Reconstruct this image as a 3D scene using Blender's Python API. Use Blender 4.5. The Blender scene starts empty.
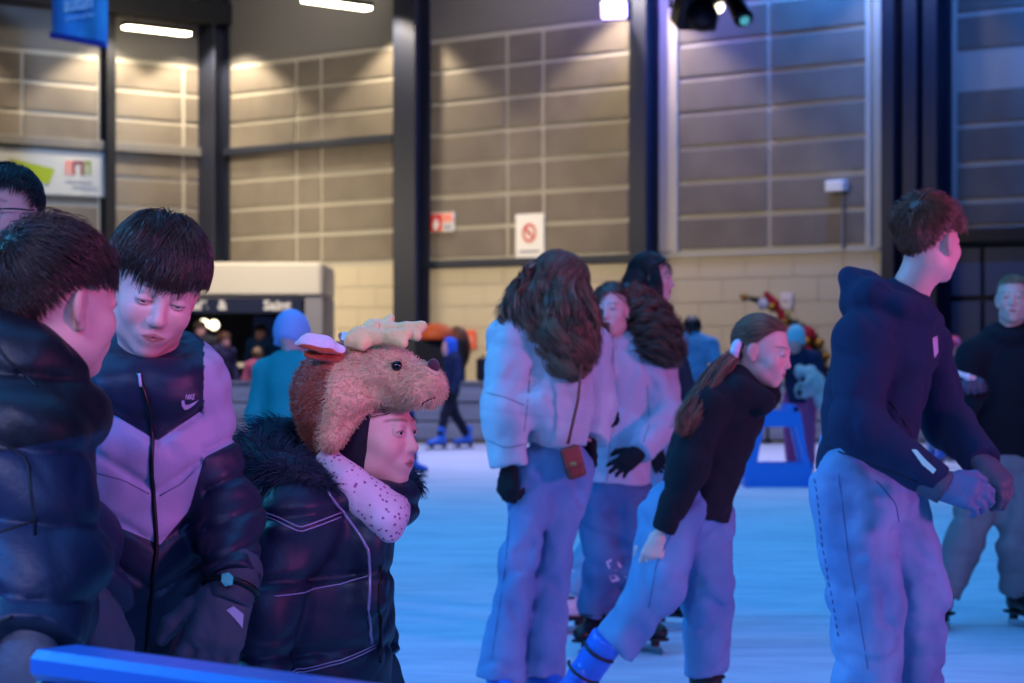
import bpy, math, random
import numpy as np
from mathutils import Vector, Matrix
from mathutils.bvhtree import BVHTree
random.seed(7); np.random.seed(7)
C = bpy.context.scene.collection
sc = bpy.context.scene
# ------------------------------------------------------------------ camera, light, exposure
FPX, CH = 2418.0, 1.36                       # 85 mm lens on 1024 px, eye height
cam_d = bpy.data.cameras.new('camera'); cam = bpy.data.objects.new('camera', cam_d); C.objects.link(cam)
cam.location = (0, 0, CH); cam.rotation_euler = (math.pi/2, 0, 0)
cam_d.sensor_width = 36; cam_d.lens = 85; cam_d.clip_end = 300; cam_d.clip_start = .1
cam_d.dof.use_dof = True; cam_d.dof.focus_distance = 4.8; cam_d.dof.aperture_fstop = 7.1
sc.camera = cam
vs = sc.view_settings
vs.view_transform = 'Standard'; vs.look = 'None'; vs.gamma = 1; vs.exposure = 0.14; vs.use_curve_mapping = False
w = bpy.data.worlds.new('world'); sc.world = w; w.use_nodes = True
bg = w.node_tree.nodes['Background']; bg.inputs[0].default_value = (.16, .24, .6, 1); bg.inputs[1].default_value = .07
def light(name, kind, loc, target, power, col, size=1, size_y=None, spread=None, angle=None, blend=.5):
    l = bpy.data.lights.new(name, kind); o = bpy.data.objects.new(name, l); C.objects.link(o)
    l.energy = power; l.color = col; o.location = loc
    d = Vector(target) - Vector(loc); o.rotation_euler = d.to_track_quat('-Z', 'Y').to_euler()
    if kind == 'AREA':
        l.shape = 'RECTANGLE'; l.size = size; l.size_y = size_y or size
        if spread: l.spread = math.radians(spread)
    if kind == 'SPOT':
        l.spot_size = math.radians(angle); l.spot_blend = blend; l.shadow_soft_size = size
    return o
BLUE, CYAN, MAG = (.05, .36, 1), (.05, .52, 1), (1, .20, .74)
light('blue_wash_near', 'AREA', (-1.5, 8, 8), (-1.0, 9.5, 0), 380, BLUE, 9, 8, 130)
light('blue_wash_mid', 'AREA', (0, 18, 8), (0, 18, 0), 480, (.09, .42, 1), 12, 9, 120)
light('white_wash_far', 'AREA', (0, 28, 8), (0, 28.5, 0), 600, (.58, .54, 1), 14, 5, 110)
light('cyan_left', 'SPOT', (-6, 8, 5.2), (-.4, 5.5, 1.0), 800, CYAN, .25, angle=70)
light('blue_left', 'SPOT', (-7, 6.5, 3.6), (.8, 9, .7), 1200, (.06, .32, 1), .3, angle=60)
light('magenta_right', 'SPOT', (4.0, 1.4, 2.0), (-.42, 4.15, 1.62), 560, MAG, .2, angle=19, blend=.7)
light('magenta_skaters', 'SPOT', (6.5, 5.2, 1.9), (.9, 8.7, 1.9), 820, MAG, .3, angle=56)
light('blue_left_near', 'SPOT', (-3.4, 2.4, 2.6), (-.6, 3.9, 1.0), 420, (.05, .28, 1), .25, angle=50)
light('violet_front_fill', 'AREA', (-1.9, .4, 3.4), (-.7, 4.1, 1.1), 105, (.56, .56, 1), 1.2, 1.0)  # added unseen front fill for the group at the boards
light('blue_front_fill', 'AREA', (1.5, -1.5, 4.5), (1, 8, .8), 170, (.12, .30, 1), 2.5, 1.5)  # unseen fill added from the camera side, towards the skaters
light('violet_spot_wall', 'SPOT', (1.7, 40, 8.1), (2.2, 42, 6.5), 480, (.25, .2, 1), .2, angle=140)
light('blue_spot_wall', 'SPOT', (4.9, 38.0, 8.9), (5.4, 38.9, 7.4), 2000, (.02, .22, 1), .2, angle=150)
light('blue_spot_right', 'SPOT', (6.0, 33, 9.2), (8.2, 37.6, 6.0), 1300, (.05, .22, 1), .2, angle=70)
light('banner_fill', 'SPOT', (-3.5, 31, 8.5), (-7.15, 40, 6.7), 6500, (.25, .5, 1), .3, angle=22)  # unseen spot added to brighten the hanging banner
for x_, y_, p_ in ((-9, 46.2, 30), (-4.4, 46.5, 60), (-.2, 42.4, 60), (4.0, 38.4, 18)): light('high_wall_fill', 'AREA', (x_-(0 if x_ > -6 else -1.5), y_-1.5, 9.7), (x_, y_+1.5, 7.4), p_, (1, .9, .78), 3, .5, 120)  # unseen lamps added to lift the dark upper cladding
light('kiosk_front', 'AREA', (-3.6, 32.5, 6.5), (-3.6, 36.2, 1.9), 150, (1, .84, .66), 3, 1, 100)  # unseen lamp added above to brighten the shaded kiosk fascia
# ------------------------------------------------------------------ helpers
def lin(h):
    h = h.lstrip('#'); r = []
    for i in (0, 2, 4):
        v = int(h[i:i+2], 16)/255
        r.append(v/12.92 if v <= .04045 else ((v+.055)/1.055)**2.4)
    return (*r, 1)
def P(px, py, d):                             # point seen at (px, py) of the 1024 x 683 frame, d metres deep
    return np.array([(px-512)/FPX*d, d, CH-(py-341.5)/FPX*d])
def nrm(v):
    v = np.asarray(v, float); return v/(np.linalg.norm(v)+1e-9)
ORG = {}
def tag(o, label=None, cat=None, group=None, kind=None):
    if label: o['label'] = label
    if cat: o['category'] = cat
    if group: o['group'] = group
    if kind: o['kind'] = kind
    return o
def thing(name, loc, label, cat, group=None):
    o = bpy.data.objects.new(name, None); C.objects.link(o); o.empty_display_size = .1
    o.location = tuple(loc); ORG[o.name] = np.array(loc, float)
    return tag(o, label, cat, group)
def mesh_obj(name, V, F, m, parent=None, base=None, smooth=True, attrs=None):
    V = np.asarray(V, np.float64)
    if parent is not None: org = ORG[parent.name]
    elif base is not None: org = np.asarray(base, float)
    else: org = np.array([(V[:, 0].min()+V[:, 0].max())/2, (V[:, 1].min()+V[:, 1].max())/2, V[:, 2].min()])
    me = bpy.data.meshes.new(name)
    L = (V-org).astype(np.float32)
    if isinstance(F, np.ndarray):
        n, k = F.shape
        me.vertices.add(len(L)); me.vertices.foreach_set('co', L.ravel())
        me.loops.add(n*k); me.loops.foreach_set('vertex_index', F.astype(np.int32).ravel())
        me.polygons.add(n); me.polygons.foreach_set('loop_start', (np.arange(n)*k).astype(np.int32))
        me.update(calc_edges=True)
    else:
        me.from_pydata([tuple(map(float, v)) for v in L], [], F); me.update()
    me.polygons.foreach_set('use_smooth', [smooth]*len(me.polygons))
    if attrs:
        for k, a in attrs.items():
            at = me.attributes.new(k, 'FLOAT', 'POINT'); at.data.foreach_set('value', np.asarray(a, np.float32))
    for mm in (m if isinstance(m, (list, tuple)) else [m]): me.materials.append(mm)
    o = bpy.data.objects.new(name, me); C.objects.link(o)
    if parent is not None: o.parent = parent
    else: o.location = tuple(org)
    ORG[o.name] = org
    return o
MATS = {}
def mat(name, col, rough=.75, bump=0, bscale=60, col2=None, zone=None, mix=None, mscale=8, sheen=0, metal=0, emit=None, estr=1, spec=.35, attrs=None, detail=3, stretch=None, coat=0):
    """principled material; zone: colour where attribute 'zone' > 0; mix: second colour mottled in by noise"""
    if name in MATS: return MATS[name]
    m = bpy.data.materials.new(name); m.use_nodes = True; nt = m.node_tree; b = nt.nodes['Principled BSDF']
    b.inputs['Roughness'].default_value = rough; b.inputs['Metallic'].default_value = metal
    b.inputs['Specular IOR Level'].default_value = spec
    if sheen: b.inputs['Sheen Weight'].default_value = sheen
    if coat: b.inputs['Coat Weight'].default_value = coat
    def N(t, **k):
        n = nt.nodes.new(t)
        for a, v in k.items(): setattr(n, a, v)
        return n
    tc = N('ShaderNodeTexCoord'); src = tc.outputs['Object']
    if stretch:
        mp = N('ShaderNodeMapping'); mp.inputs['Scale'].default_value = stretch; nt.links.new(src, mp.inputs['Vector']); src = mp.outputs[0]
    rgb = N('ShaderNodeRGB'); rgb.outputs[0].default_value = col; out = rgb.outputs[0]
    def blend(fac, a, bcol):
        x = N('ShaderNodeMix', data_type='RGBA'); nt.links.new(fac, x.inputs['Factor']); nt.links.new(a, x.inputs['A']); x.inputs['B'].default_value = bcol
        return x.outputs['Result']
    if mix:
        n = N('ShaderNodeTexNoise'); n.inputs['Scale'].default_value = mscale; n.inputs['Detail'].default_value = 5; nt.links.new(src, n.inputs['Vector'])
        mr = N('ShaderNodeMapRange'); mr.inputs['From Min'].default_value = .38; mr.inputs['From Max'].default_value = .66; nt.links.new(n.outputs['Fac'], mr.inputs['Value'])
        out = blend(mr.outputs[0], out, mix)
    if zone:
        for an, zc in (zone if isinstance(zone, list) else [('zone', zone)]):
            a = N('ShaderNodeAttribute', attribute_name=an)
            mr = N('ShaderNodeMapRange'); mr.inputs['From Min'].default_value = -.0008; mr.inputs['From Max'].default_value = .0008
            nt.links.new(a.outputs['Fac'], mr.inputs['Value']); out = blend(mr.outputs[0], out, zc)
    if attrs:
        for an, ac in attrs:
            a = N('ShaderNodeAttribute', attribute_name=an); out = blend(a.outputs['Fac'], out, ac)
    nt.links.new(out, b.inputs['Base Color'])
    if bump:
        n = N('ShaderNodeTexNoise'); n.inputs['Scale'].default_value = bscale; n.inputs['Detail'].default_value = detail; nt.links.new(src, n.inputs['Vector'])
        bp = N('ShaderNodeBump'); bp.inputs['Strength'].default_value = min(1, bump); bp.inputs['Distance'].default_value = .01
        nt.links.new(n.outputs['Fac'], bp.inputs['Height']); nt.links.new(bp.outputs[0], b.inputs['Normal'])
    if emit:
        b.inputs['Emission Color'].default_value = emit; b.inputs['Emission Strength'].default_value = estr
    MATS[name] = m
    return m
# ---- simple solids
def boxv(lo, hi):
    x0, y0, z0 = lo; x1, y1, z1 = hi
    V = [(x0,y0,z0),(x1,y0,z0),(x1,y1,z0),(x0,y1,z0),(x0,y0,z1),(x1,y0,z1),(x1,y1,z1),(x0,y1,z1)]
    F = [(0,3,2,1),(4,5,6,7),(0,1,5,4),(1,2,6,5),(2,3,7,6),(3,0,4,7)]
    return np.array(V, float), F
def bevbox(lo, hi, b):                        # box with chamfered edges
    lo = np.array(lo, float); hi = np.array(hi, float); V = []; idx = {}
    for c in range(8):
        s = [(c >> i) & 1 for i in range(3)]
        for ax in range(3):
            p = [hi[i]-b if s[i] else lo[i]+b for i in range(3)]; p[ax] = hi[ax] if s[ax] else lo[ax]
            idx[(c, ax)] = len(V); V.append(p)
    F = []
    for ax in range(3):
        u, v = (ax+1) % 3, (ax+2) % 3
        for s in (0, 1):
            q = [s << ax | a << u | bb << v for a, bb in ((0,0),(1,0),(1,1),(0,1))]
            f = [idx[(c, ax)] for c in q]; F.append(tuple(f if s else f[::-1]))
    for ax in range(3):
        u, v = (ax+1) % 3, (ax+2) % 3
        for a in (0, 1):
            for bb in (0, 1):
                c0 = a << u | bb << v; c1 = c0 | 1 << ax
                f = [idx[(c0, u)], idx[(c1, u)], idx[(c1, v)], idx[(c0, v)]]
                F.append(tuple(f[::-1] if a == bb else f))
    for c in range(8):
        s = bin(c).count('1'); f = (idx[(c, 0)], idx[(c, 1)], idx[(c, 2)])
        F.append(f if s % 2 else f[::-1])
    return np.array(V), F
class MB:                                     # collects solids into one mesh
    def __init__(s): s.V = []; s.F = []; s.n = 0
    def add(s, V, F, M=None):
        V = np.asarray(V, float)
        if M is not None: V = V @ np.asarray(M[0]).T + np.asarray(M[1])
        s.V.append(V); s.F += [tuple(int(i)+s.n for i in f) for f in F]; s.n += len(V); return s
    def box(s, lo, hi, M=None, b=0):
        return s.add(*(bevbox(lo, hi, b) if b else boxv(lo, hi)), M)
    def tube(s, pts, r, n=8, caps=True):
        pts = [np.asarray(p, float) for p in pts]; r = r if hasattr(r, '__len__') else [r]*len(pts)
        V = []; up = np.array([0, 0, 1.])
        for i, p in enumerate(pts):
            t = nrm(pts[min(i+1, len(pts)-1)]-pts[max(i-1, 0)])
            a = np.cross(t, up if abs(t[2]) < .9 else [1, 0, 0]); a = nrm(a); bb = np.cross(t, a)
            for k in range(n):
                an = 2*math.pi*k/n; V.append(p+r[i]*(math.cos(an)*a+math.sin(an)*bb))
        F = []
        for i in range(len(pts)-1):
            for k in range(n):
                a0 = i*n+k; a1 = i*n+(k+1) % n; F.append((a0, a0+n, a1+n, a1))
        if caps:
            F.append(tuple(range(n))); F.append(tuple(range((len(pts)-1)*n, len(pts)*n))[::-1])
        return s.add(V, F)
    def prism(s, poly, origin, u, v, t):      # polygon in the (u, v) plane pushed out by vector t
        o = np.asarray(origin, float); u = np.asarray(u, float); v = np.asarray(v, float); t = np.asarray(t, float); n = len(poly)
        V = [o+a*u+b*v for a, b in poly]+[o+a*u+b*v+t for a, b in poly]
        F = [tuple(range(n))[::-1], tuple(range(n, 2*n))]+[(i, (i+1) % n, n+(i+1) % n, n+i) for i in range(n)]
        return s.add(V, F)
    def ball(s, c, r, n=12, m=8):
        r = np.asarray(r if hasattr(r, '__len__') else (r, r, r), float); V = [np.array(c)+(0, 0, r[2])]
        for i in range(1, m):
            th = math.pi*i/m
            for k in range(n):
                ph = 2*math.pi*k/n; V.append(np.array(c)+r*(math.sin(th)*math.cos(ph), math.sin(th)*math.sin(ph), math.cos(th)))
        V.append(np.array(c)-(0, 0, r[2])); F = []
        for k in range(n):
            F.append((0, 1+k, 1+(k+1) % n)); F.append((len(V)-1, 1+(m-2)*n+(k+1) % n, 1+(m-2)*n+k))
            for i in range(m-2):
                a = 1+i*n+k; b = 1+i*n+(k+1) % n; F.append((a, a+n, b+n, b))
        return s.add(V, F)
    def build(s, name, m, parent=None, base=None, smooth=False):
        return mesh_obj(name, np.concatenate(s.V), s.F, m, parent, base, smooth)
# ---- signed-distance modelling: limbs, cloth and heads as one continuous surface
class Vol:
    def __init__(s, h): s.h = h; s.pr = []; s.post = []
    def cone(s, a, b, ra, rb, k=.02, sq=None, cut=0, op='u'):
        s.pr.append(('c', np.asarray(a, float), np.asarray(b, float), ra, rb, k, sq, cut, op)); return s
    def tube(s, pts, rad, k=.02, sq=None, op='u', cut=0):
        n = len(pts)
        for i in range(n-1):
            s.cone(pts[i], pts[i+1], rad[i], rad[i+1], k, sq, cut if i == n-2 else 0, op)
        return s
    def ell(s, c, r, R=None, k=.02, op='u'):
        s.pr.append(('e', np.asarray(c, float), np.asarray(r, float), None if R is None else np.asarray(R, float), k, op)); return s
    def box(s, c, r, R=None, rnd=.01, k=.01, op='u'):
        s.pr.append(('b', np.asarray(c, float), np.asarray(r, float), np.eye(3) if R is None else np.asarray(R, float), rnd, k, op)); return s
    def plane(s, p, n): s.post.append((np.asarray(p, float), nrm(n))); return s     # cut away what lies beyond p along n
    def bb(s, q):
        if q[0] == 'c':
            a, b, ra, rb = q[1:5]; r = max(ra, rb)*1.02
            return np.minimum(a, b)-r, np.maximum(a, b)+r
        r = np.linalg.norm(q[2]) if (q[0] == 'b' or q[3] is not None) else q[2]
        if q[0] == 'e' and q[3] is not None: r = np.sqrt(((q[3]*q[2])**2).sum(1))
        return q[1]-r, q[1]+r
    def mesh(s, disp=None, smooth=1):
        bbs = [s.bb(q) for q in s.pr if q[-1] == 'u']; h = s.h
        lo = np.min([b[0] for b in bbs], 0)-4*h-.012; hi = np.max([b[1] for b in bbs], 0)+4*h+.012
        n = np.ceil((hi-lo)/h).astype(int)+1
        F = np.full(n, .5, np.float32); ax = [lo[i]+h*np.arange(n[i]) for i in range(3)]
        for q in s.pr:
            k = q[5] if q[0] == 'c' else q[-2]; op = q[-1]
            b0, b1 = s.bb(q); mg = k+3*h
            i0 = np.clip(np.floor((b0-mg-lo)/h).astype(int), 0, n); i1 = np.clip(np.ceil((b1+mg-lo)/h).astype(int)+1, 0, n)
            if np.any(i1 <= i0): continue
            X = ax[0][i0[0]:i1[0], None, None].astype(np.float32); Y = ax[1][None, i0[1]:i1[1], None].astype(np.float32); Z = ax[2][None, None, i0[2]:i1[2]].astype(np.float32)
            if q[0] == 'c':
                _, a, b, ra, rb, k, sq, cut, op = q
                ab = b-a; L2 = float(ab@ab)+1e-12
                t = ((X-a[0])*ab[0]+(Y-a[1])*ab[1]+(Z-a[2])*ab[2])/L2; tr = t; t = np.clip(t, 0, 1)
                qx = X-a[0]-t*ab[0]; qy = Y-a[1]-t*ab[1]; qz = Z-a[2]-t*ab[2]
                d2 = qx*qx+qy*qy+qz*qz
                if sq is not None:
                    u, f = sq; u = nrm(u); pu = qx*u[0]+qy*u[1]+qz*u[2]; d2 = d2+(f*f-1)*pu*pu
                d = np.sqrt(d2)-(ra+t*(rb-ra))
                if cut: d = np.maximum(d, (tr-1)*math.sqrt(L2))
            else:
                c, r, R = q[1:4]; qx, qy, qz = X-c[0], Y-c[1], Z-c[2]
                if R is not None: qx, qy, qz = [qx*R[0, i]+qy*R[1, i]+qz*R[2, i] for i in range(3)]
                if q[0] == 'e':
                    kk = np.sqrt((qx/r[0])**2+(qy/r[1])**2+(qz/r[2])**2)
                    g = np.sqrt((qx/r[0]**2)**2+(qy/r[1]**2)**2+(qz/r[2]**2)**2)+1e-9; d = kk*(kk-1)/g
                else:
                    rn = q[4]; e = [np.abs(v)-(r[i]-rn) for i, v in enumerate((qx, qy, qz))]
                    d = np.sqrt(sum(np.maximum(v, 0)**2 for v in e))+np.minimum(np.maximum(np.maximum(e[0], e[1]), e[2]), 0)-rn
            sl = tuple(slice(i0[i], i1[i]) for i in range(3)); f = F[sl]
            if op == 'u':
                hh = np.clip(.5+.5*(d-f)/k, 0, 1); F[sl] = d*(1-hh)+f*hh-k*hh*(1-hh)
            else:
                hh = np.clip(.5-.5*(-d-f)/k, 0, 1); hh = np.clip(.5-.5*(f+d)/k, 0, 1); F[sl] = f*(1-hh)+(-d)*hh+k*hh*(1-hh)
        X, Y, Z = [a.astype(np.float32).reshape([-1 if j == i else 1 for j in range(3)]) for i, a in enumerate(ax)]
        if disp is not None:
            near = np.abs(F) < .03; ii = np.nonzero(near)
            Q = np.stack([ax[0][ii[0]], ax[1][ii[1]], ax[2][ii[2]]], 1)
            F[ii] += disp(Q).astype(np.float32)
        for p, nn in s.post: F = np.maximum(F, (X-p[0])*nn[0]+(Y-p[1])*nn[1]+(Z-p[2])*nn[2])
        V, Q = surfnet(F, lo, h)
        for _ in range(smooth): V = relax(V, Q)
        return V, Q
def surfnet(F, lo, h):
    S = F < 0; n = F.shape; cnt = np.zeros([k-1 for k in n], np.int8); cor = [(a, b, c) for a in (0, 1) for b in (0, 1) for c in (0, 1)]
    for a, b, c in cor: cnt += S[a:n[0]-1+a, b:n[1]-1+b, c:n[2]-1+c]
    act = (cnt > 0) & (cnt < 8); I = np.argwhere(act); idx = np.full(act.shape, -1, np.int64); idx[act] = np.arange(len(I))
    acc = np.zeros((len(I), 3)); num = np.zeros(len(I))
    for a in cor:
        for x in range(3):
            if a[x]: continue
            b = list(a); b[x] = 1
            fa = F[I[:, 0]+a[0], I[:, 1]+a[1], I[:, 2]+a[2]]; fb = F[I[:, 0]+b[0], I[:, 1]+b[1], I[:, 2]+b[2]]
            cr = (fa < 0) != (fb < 0); t = np.where(cr, fa/np.where(cr, fa-fb, 1), 0); q = np.tile(np.array(a, float), (len(I), 1)); q[:, x] += t
            acc += q*cr[:, None]; num += cr
    V = lo+h*(I+acc/num[:, None]); Q = []
    for x in range(3):
        u, v = (x+1) % 3, (x+2) % 3
        s0 = [slice(None)]*3; s1 = [slice(None)]*3; s0[x] = slice(0, -1); s1[x] = slice(1, None)
        A, B = S[tuple(s0)], S[tuple(s1)]; E = np.argwhere(A != B); E = E[(E[:, u] > 0) & (E[:, v] > 0) & (E[:, u] < n[u]-1) & (E[:, v] < n[v]-1)]
        if not len(E): continue
        fl = A[E[:, 0], E[:, 1], E[:, 2]]; qs = []
        for du, dv in ((1, 1), (0, 1), (0, 0), (1, 0)):
            e = E.copy(); e[:, u] -= du; e[:, v] -= dv; qs.append(idx[e[:, 0], e[:, 1], e[:, 2]])
        q = np.stack(qs, 1); q[~fl] = q[~fl][:, ::-1]; Q.append(q)
    return V, np.concatenate(Q)
def relax(V, Q, w=.5):
    A = np.zeros_like(V); c = np.zeros(len(V))
    for i in range(4):
        for j in ((i+1) % 4, (i-1) % 4):
            for x in range(3): A[:, x] += np.bincount(Q[:, i], V[Q[:, j], x], len(V))
            c += np.bincount(Q[:, i], minlength=len(V))
    return V*(1-w)+w*A/np.maximum(c, 1)[:, None]
def wav(Q, seed, freq, dirs=7, aniso=(1, 1, 1)):   # cheap smooth noise, about -1..1
    r = np.random.RandomState(seed); o = np.zeros(len(Q)); A = Q*np.array(aniso)
    wx = .5*np.sin(A@r.randn(3)*freq*.5+r.rand()*6)
    for i in range(dirs):
        k = r.randn(3); k = k/np.linalg.norm(k)*freq*(.6+.9*r.rand()); o += np.sin(A@k+r.rand()*6.28+wx)
    return o/dirs*1.6
def folds(amp, freq, seed, aniso=(1, 1, .5)):
    return lambda Q: amp*(wav(Q, seed, freq, aniso=aniso)+.5*wav(Q, seed+50, freq*2.3, aniso=aniso))
def creases(amp, freq, seed, aniso=(1, 1, 1), big=0):  # sharp cloth wrinkles over a slow swell
    def f(Q):
        a = wav(Q, seed, freq, aniso=aniso); b = wav(Q, seed+31, freq*2.1, aniso=aniso)
        return amp*(1.2*np.exp(-(a/.28)**2)*(.4+.6*np.clip(b+.6, 0, 1))+.35*b)-.4*amp+(big*wav(Q, seed+77, freq*.35) if big else 0)
    return f
def frame(f, up=(0, 0, 1)):                   # columns: right, forward, up
    f = nrm(f); x = nrm(np.cross(f, up)); u = np.cross(x, f); return np.stack([x, f, u], 1)
def strand_mesh(S, r0, r1):                   # S: [n, m, 3] polylines -> thin three-sided tubes
    n, m, _ = S.shape; T = np.gradient(S, axis=1); T /= np.linalg.norm(T, axis=2, keepdims=True)+1e-9
    a = np.cross(T, np.array([.3, .5, .81])); a /= np.linalg.norm(a, axis=2, keepdims=True)+1e-9; b = np.cross(T, a)
    r = np.linspace(r0, r1, m)[None, :, None]; V = np.stack([S+r*(math.cos(t)*a+math.sin(t)*b) for t in (0, 2.094, 4.189)], 2)
    base = (np.arange(n)*m*3)[:, None, None]+(np.arange(m-1)*3)[None, :, None]; k = np.arange(3)[None, None, :]; k2 = (k+1) % 3
    Q = np.stack([base+k, base+3+k, base+3+k2, base+k2], 3).reshape(-1, 4)[:, ::-1]
    return V.reshape(-1, 3), Q
def join(*ms):
    V = []; Q = []; n = 0
    for v, q in ms: V.append(v); Q.append(q+n); n += len(v)
    return np.concatenate(V), np.concatenate(Q)
def tris_to_quads(F): return F
# ------------------------------------------------------------------ people: heads, hair, hands, clothes, skates
SKIN = mat('skin', lin('#dba9a0'), rough=.5, bump=.06, bscale=300, attrs=[('flush', lin('#d68a86')), ('lip', lin('#a8544f')), ('brow', lin('#3a261c'))], spec=.4)
SKINP = mat('pale_skin', lin('#e3b8a2'), rough=.5, attrs=[('flush', lin('#d88f80')), ('lip', lin('#b9605c')), ('brow', lin('#8a6a4c'))], spec=.4)
EYE = mat('eye', lin('#e4e0dc'), rough=.15, attrs=[('iris', lin('#20140e'))], spec=.6)
def hairmat(name, a, b): return mat(name, lin(a), rough=.42, attrs=[('rnd', lin(b))], spec=.5)
H_DARK = hairmat('dark_brown_hair', '#1d130f', '#4a3326'); H_CURL = hairmat('curly_brown_hair', '#33221a', '#80604a'); H_BROWN = hairmat('brown_hair', '#4c3022', '#a2745a')
H_BLACK = hairmat('near_black_hair', '#120d0d', '#2a2022'); H_AUB = hairmat('auburn_brown_hair', '#4a2a1c', '#8a5638'); H_BLOND = hairmat('sandy_blond_hair', '#7a6246', '#b89c74')
def head_vol(c, R, s, h, female=False, lid=.35, mouth_open=0, nose=1.0, neck=None, ears=True):
    W = lambda p: c+s*(R@np.asarray(p, float)); v = Vol(h); E = lambda p, r, k=.02, op='u', M=None: v.ell(W(p), np.array(r)*s, R if M is None else R@M, k*s, op)
    E((0, -.014, .028), (.0735, .094, .086), .02)
    E((0, .024, -.028), (.058, .066, .078), .03)
    E((0, .026, -.074), (.044 if female else .047, .052, .036), .03)
    v.ell(W((0, .070, -.096)), np.array((.019, .016, .015))*s, R, .025*s)
    for sx in (-1, 1):
        E((sx*.035, .057, -.030), (.026, .028, .026), .024)
        E((sx*.044, .012, -.066), (.016, .034, .02), .025)
        E((sx*.031, .087, .003), (.0170, .011, .0105), .010, 's')
    v.cone(W((-.032, .079, .021)), W((.032, .079, .021)), .0085*s, .0085*s, .014*s)
    v.cone(W((0, .084, .012)), W((0, .099, -.026)), .0070*s, .0098*s*nose, .011*s)
    E((0, .1005, -.029), (.0105*nose, .0100, .0090), .009)
    for sx in (-1, 1):
        E((sx*.0100, .0925, -.032), (.0070, .0085, .0065), .006)
        E((sx*.0055, .0955, -.0385), (.0026, .004, .0026), .002, 's')
        # lids: upper lid hangs lower when the person looks down
        E((sx*.031, .0770, .0040), (.0158, .0140, .0130), .003)
        if lid < .9:
            E((sx*.031, .0925, .0035-.006*lid), (.0128, .0075, .0050*(1-lid)+.0006), .0012, 's')
    E((0, .0825, -.060), (.028, .012, .017), .018)
    E((0, .0888, -.0578), (.0205, .0054, .0032), .006); E((0, .0872, -.0652), (.0170, .0058, .0040), .006)
    v.cone(W((-.0225, .0860, -.0600)), W((0, .0942, -.0616)), .0010*s, .0014*s, .003*s, op='s'); v.cone(W((.0225, .0860, -.0600)), W((0, .0942, -.0616)), .0010*s, .0014*s, .003*s, op='s')
    if mouth_open: E((0, .1, -.063), (.015, .016, .005*mouth_open), .004, 's')
    if ears:
        for sx in (-1, 1):
            M = frame((sx*.9, .45, 0)) if sx > 0 else frame((-.9, .45, 0))
            T = np.stack([nrm((sx*.86, -.5, 0)), nrm((.5*sx, .86, 0)), (0, 0, 1)], 1)
            T = np.stack([nrm((sx*.9, .42, 0)), nrm(np.cross((0, 0, 1), (sx*.9, .42, 0))), (0, 0, 1)], 1)
            E((sx*.076, -.012, -.006), (.0085, .0165, .028), .008, 'u', T)
            E((sx*.086, -.004, -.002), (.006, .0085, .016), .005, 's', T)
            E((sx*.073, -.004, -.034), (.006, .008, .010), .008)
    nb = W((0, -.03, -.17)) if neck is None else np.asarray(neck, float)
    v.cone(W((0, -.022, -.06)), nb, (.047 if female else .052)*s, (.05 if female else .057)*s, .03*s)
    return v
def head_attrs(V, c, R, s, brow=1, lid=.35):
    L = (V-c)@R/s; x, y, z = L.T; ax = np.abs(x)
    ss = lambda d, w: np.clip(.5-d/w, 0, 1)
    lipd = np.sqrt((x/.0195)**2+((z+.0615)/(.0090*(1-.35*np.clip(ax/.021, 0, 1))))**2)-1
    lip = ss(lipd, .35)*(y > .07)*.75
    bz = .0268+.0026*np.sin(np.clip((ax-.012)/.04, 0, 1)*math.pi)-.10*np.clip(ax-.038, 0, 1)
    zc = .0035-.006*lid; eh = .0050*(1-lid)+.0006; rr = np.sqrt(((ax-.031)/.0142)**2+((z-zc)/(eh+.0014))**2); lash = np.exp(-((rr-1.0)/.22)**2)*np.clip((z-zc+.0006)/.002, 0, 1)*(y > .07)*(ax < .0455)*.8; ml = np.exp(-((z+.0612-.0012*(ax/.02)**2)/.0011)**2)*np.clip((.0225-ax)/.004, 0, 1)*(y > .07)*.55
    br = ss(np.abs(z-bz)-.0026, .004)*ss(np.abs(ax-.031)-.021, .006)*(y > .04)*brow*.6; br = np.maximum(br, np.maximum(lash, ml))
    fl = np.exp(-(((ax-.04)/.02)**2+((z+.03)/.022)**2))*(y > .02)*.6+np.exp(-((ax/.014)**2+((z+.03)/.014)**2))*(y > .09)*.5+((ax > .072)&(z < .04))*.5
    return dict(lip=lip, brow=br, flush=np.clip(fl, 0, 1))
def body_vol(J, h, k=1.0):
    v = Vol(h); g = J.get
    def limb(names, rad):
        pts = [g(n) for n in names if g(n) is not None]
        if len(pts) > 1: v.tube(pts, [r*k for r in rad[:len(pts)]], .03)
    tf = J['tf']
    v.tube([J['neck'], J['chest'], J['pelvis']], [.05*k, .10*k, .10*k], .05, (tf, 1.35))
    for q in 'ab':
        v.cone(J['chest'], g('sh'+q), .05*k, .042*k, .04)
        limb(('sh'+q, 'el'+q, 'wr'+q), (.04, .033, .024)); 
        limb(('hip'+q, 'kn'+q, 'an'+q), (.065, .048, .035)); v.cone(J['pelvis'], g('hip'+q), .07*k, .07*k, .05) if g('hip'+q) is not None else None
    return v
def ball_pts(c, r, R, n=20, m=14):
    b = MB().ball((0, 0, 0), r, n, m); V = np.concatenate(b.V); return V, b.F
def person(name_loc, label, group=None): return thing('person', name_loc, label, 'person', group)
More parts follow.
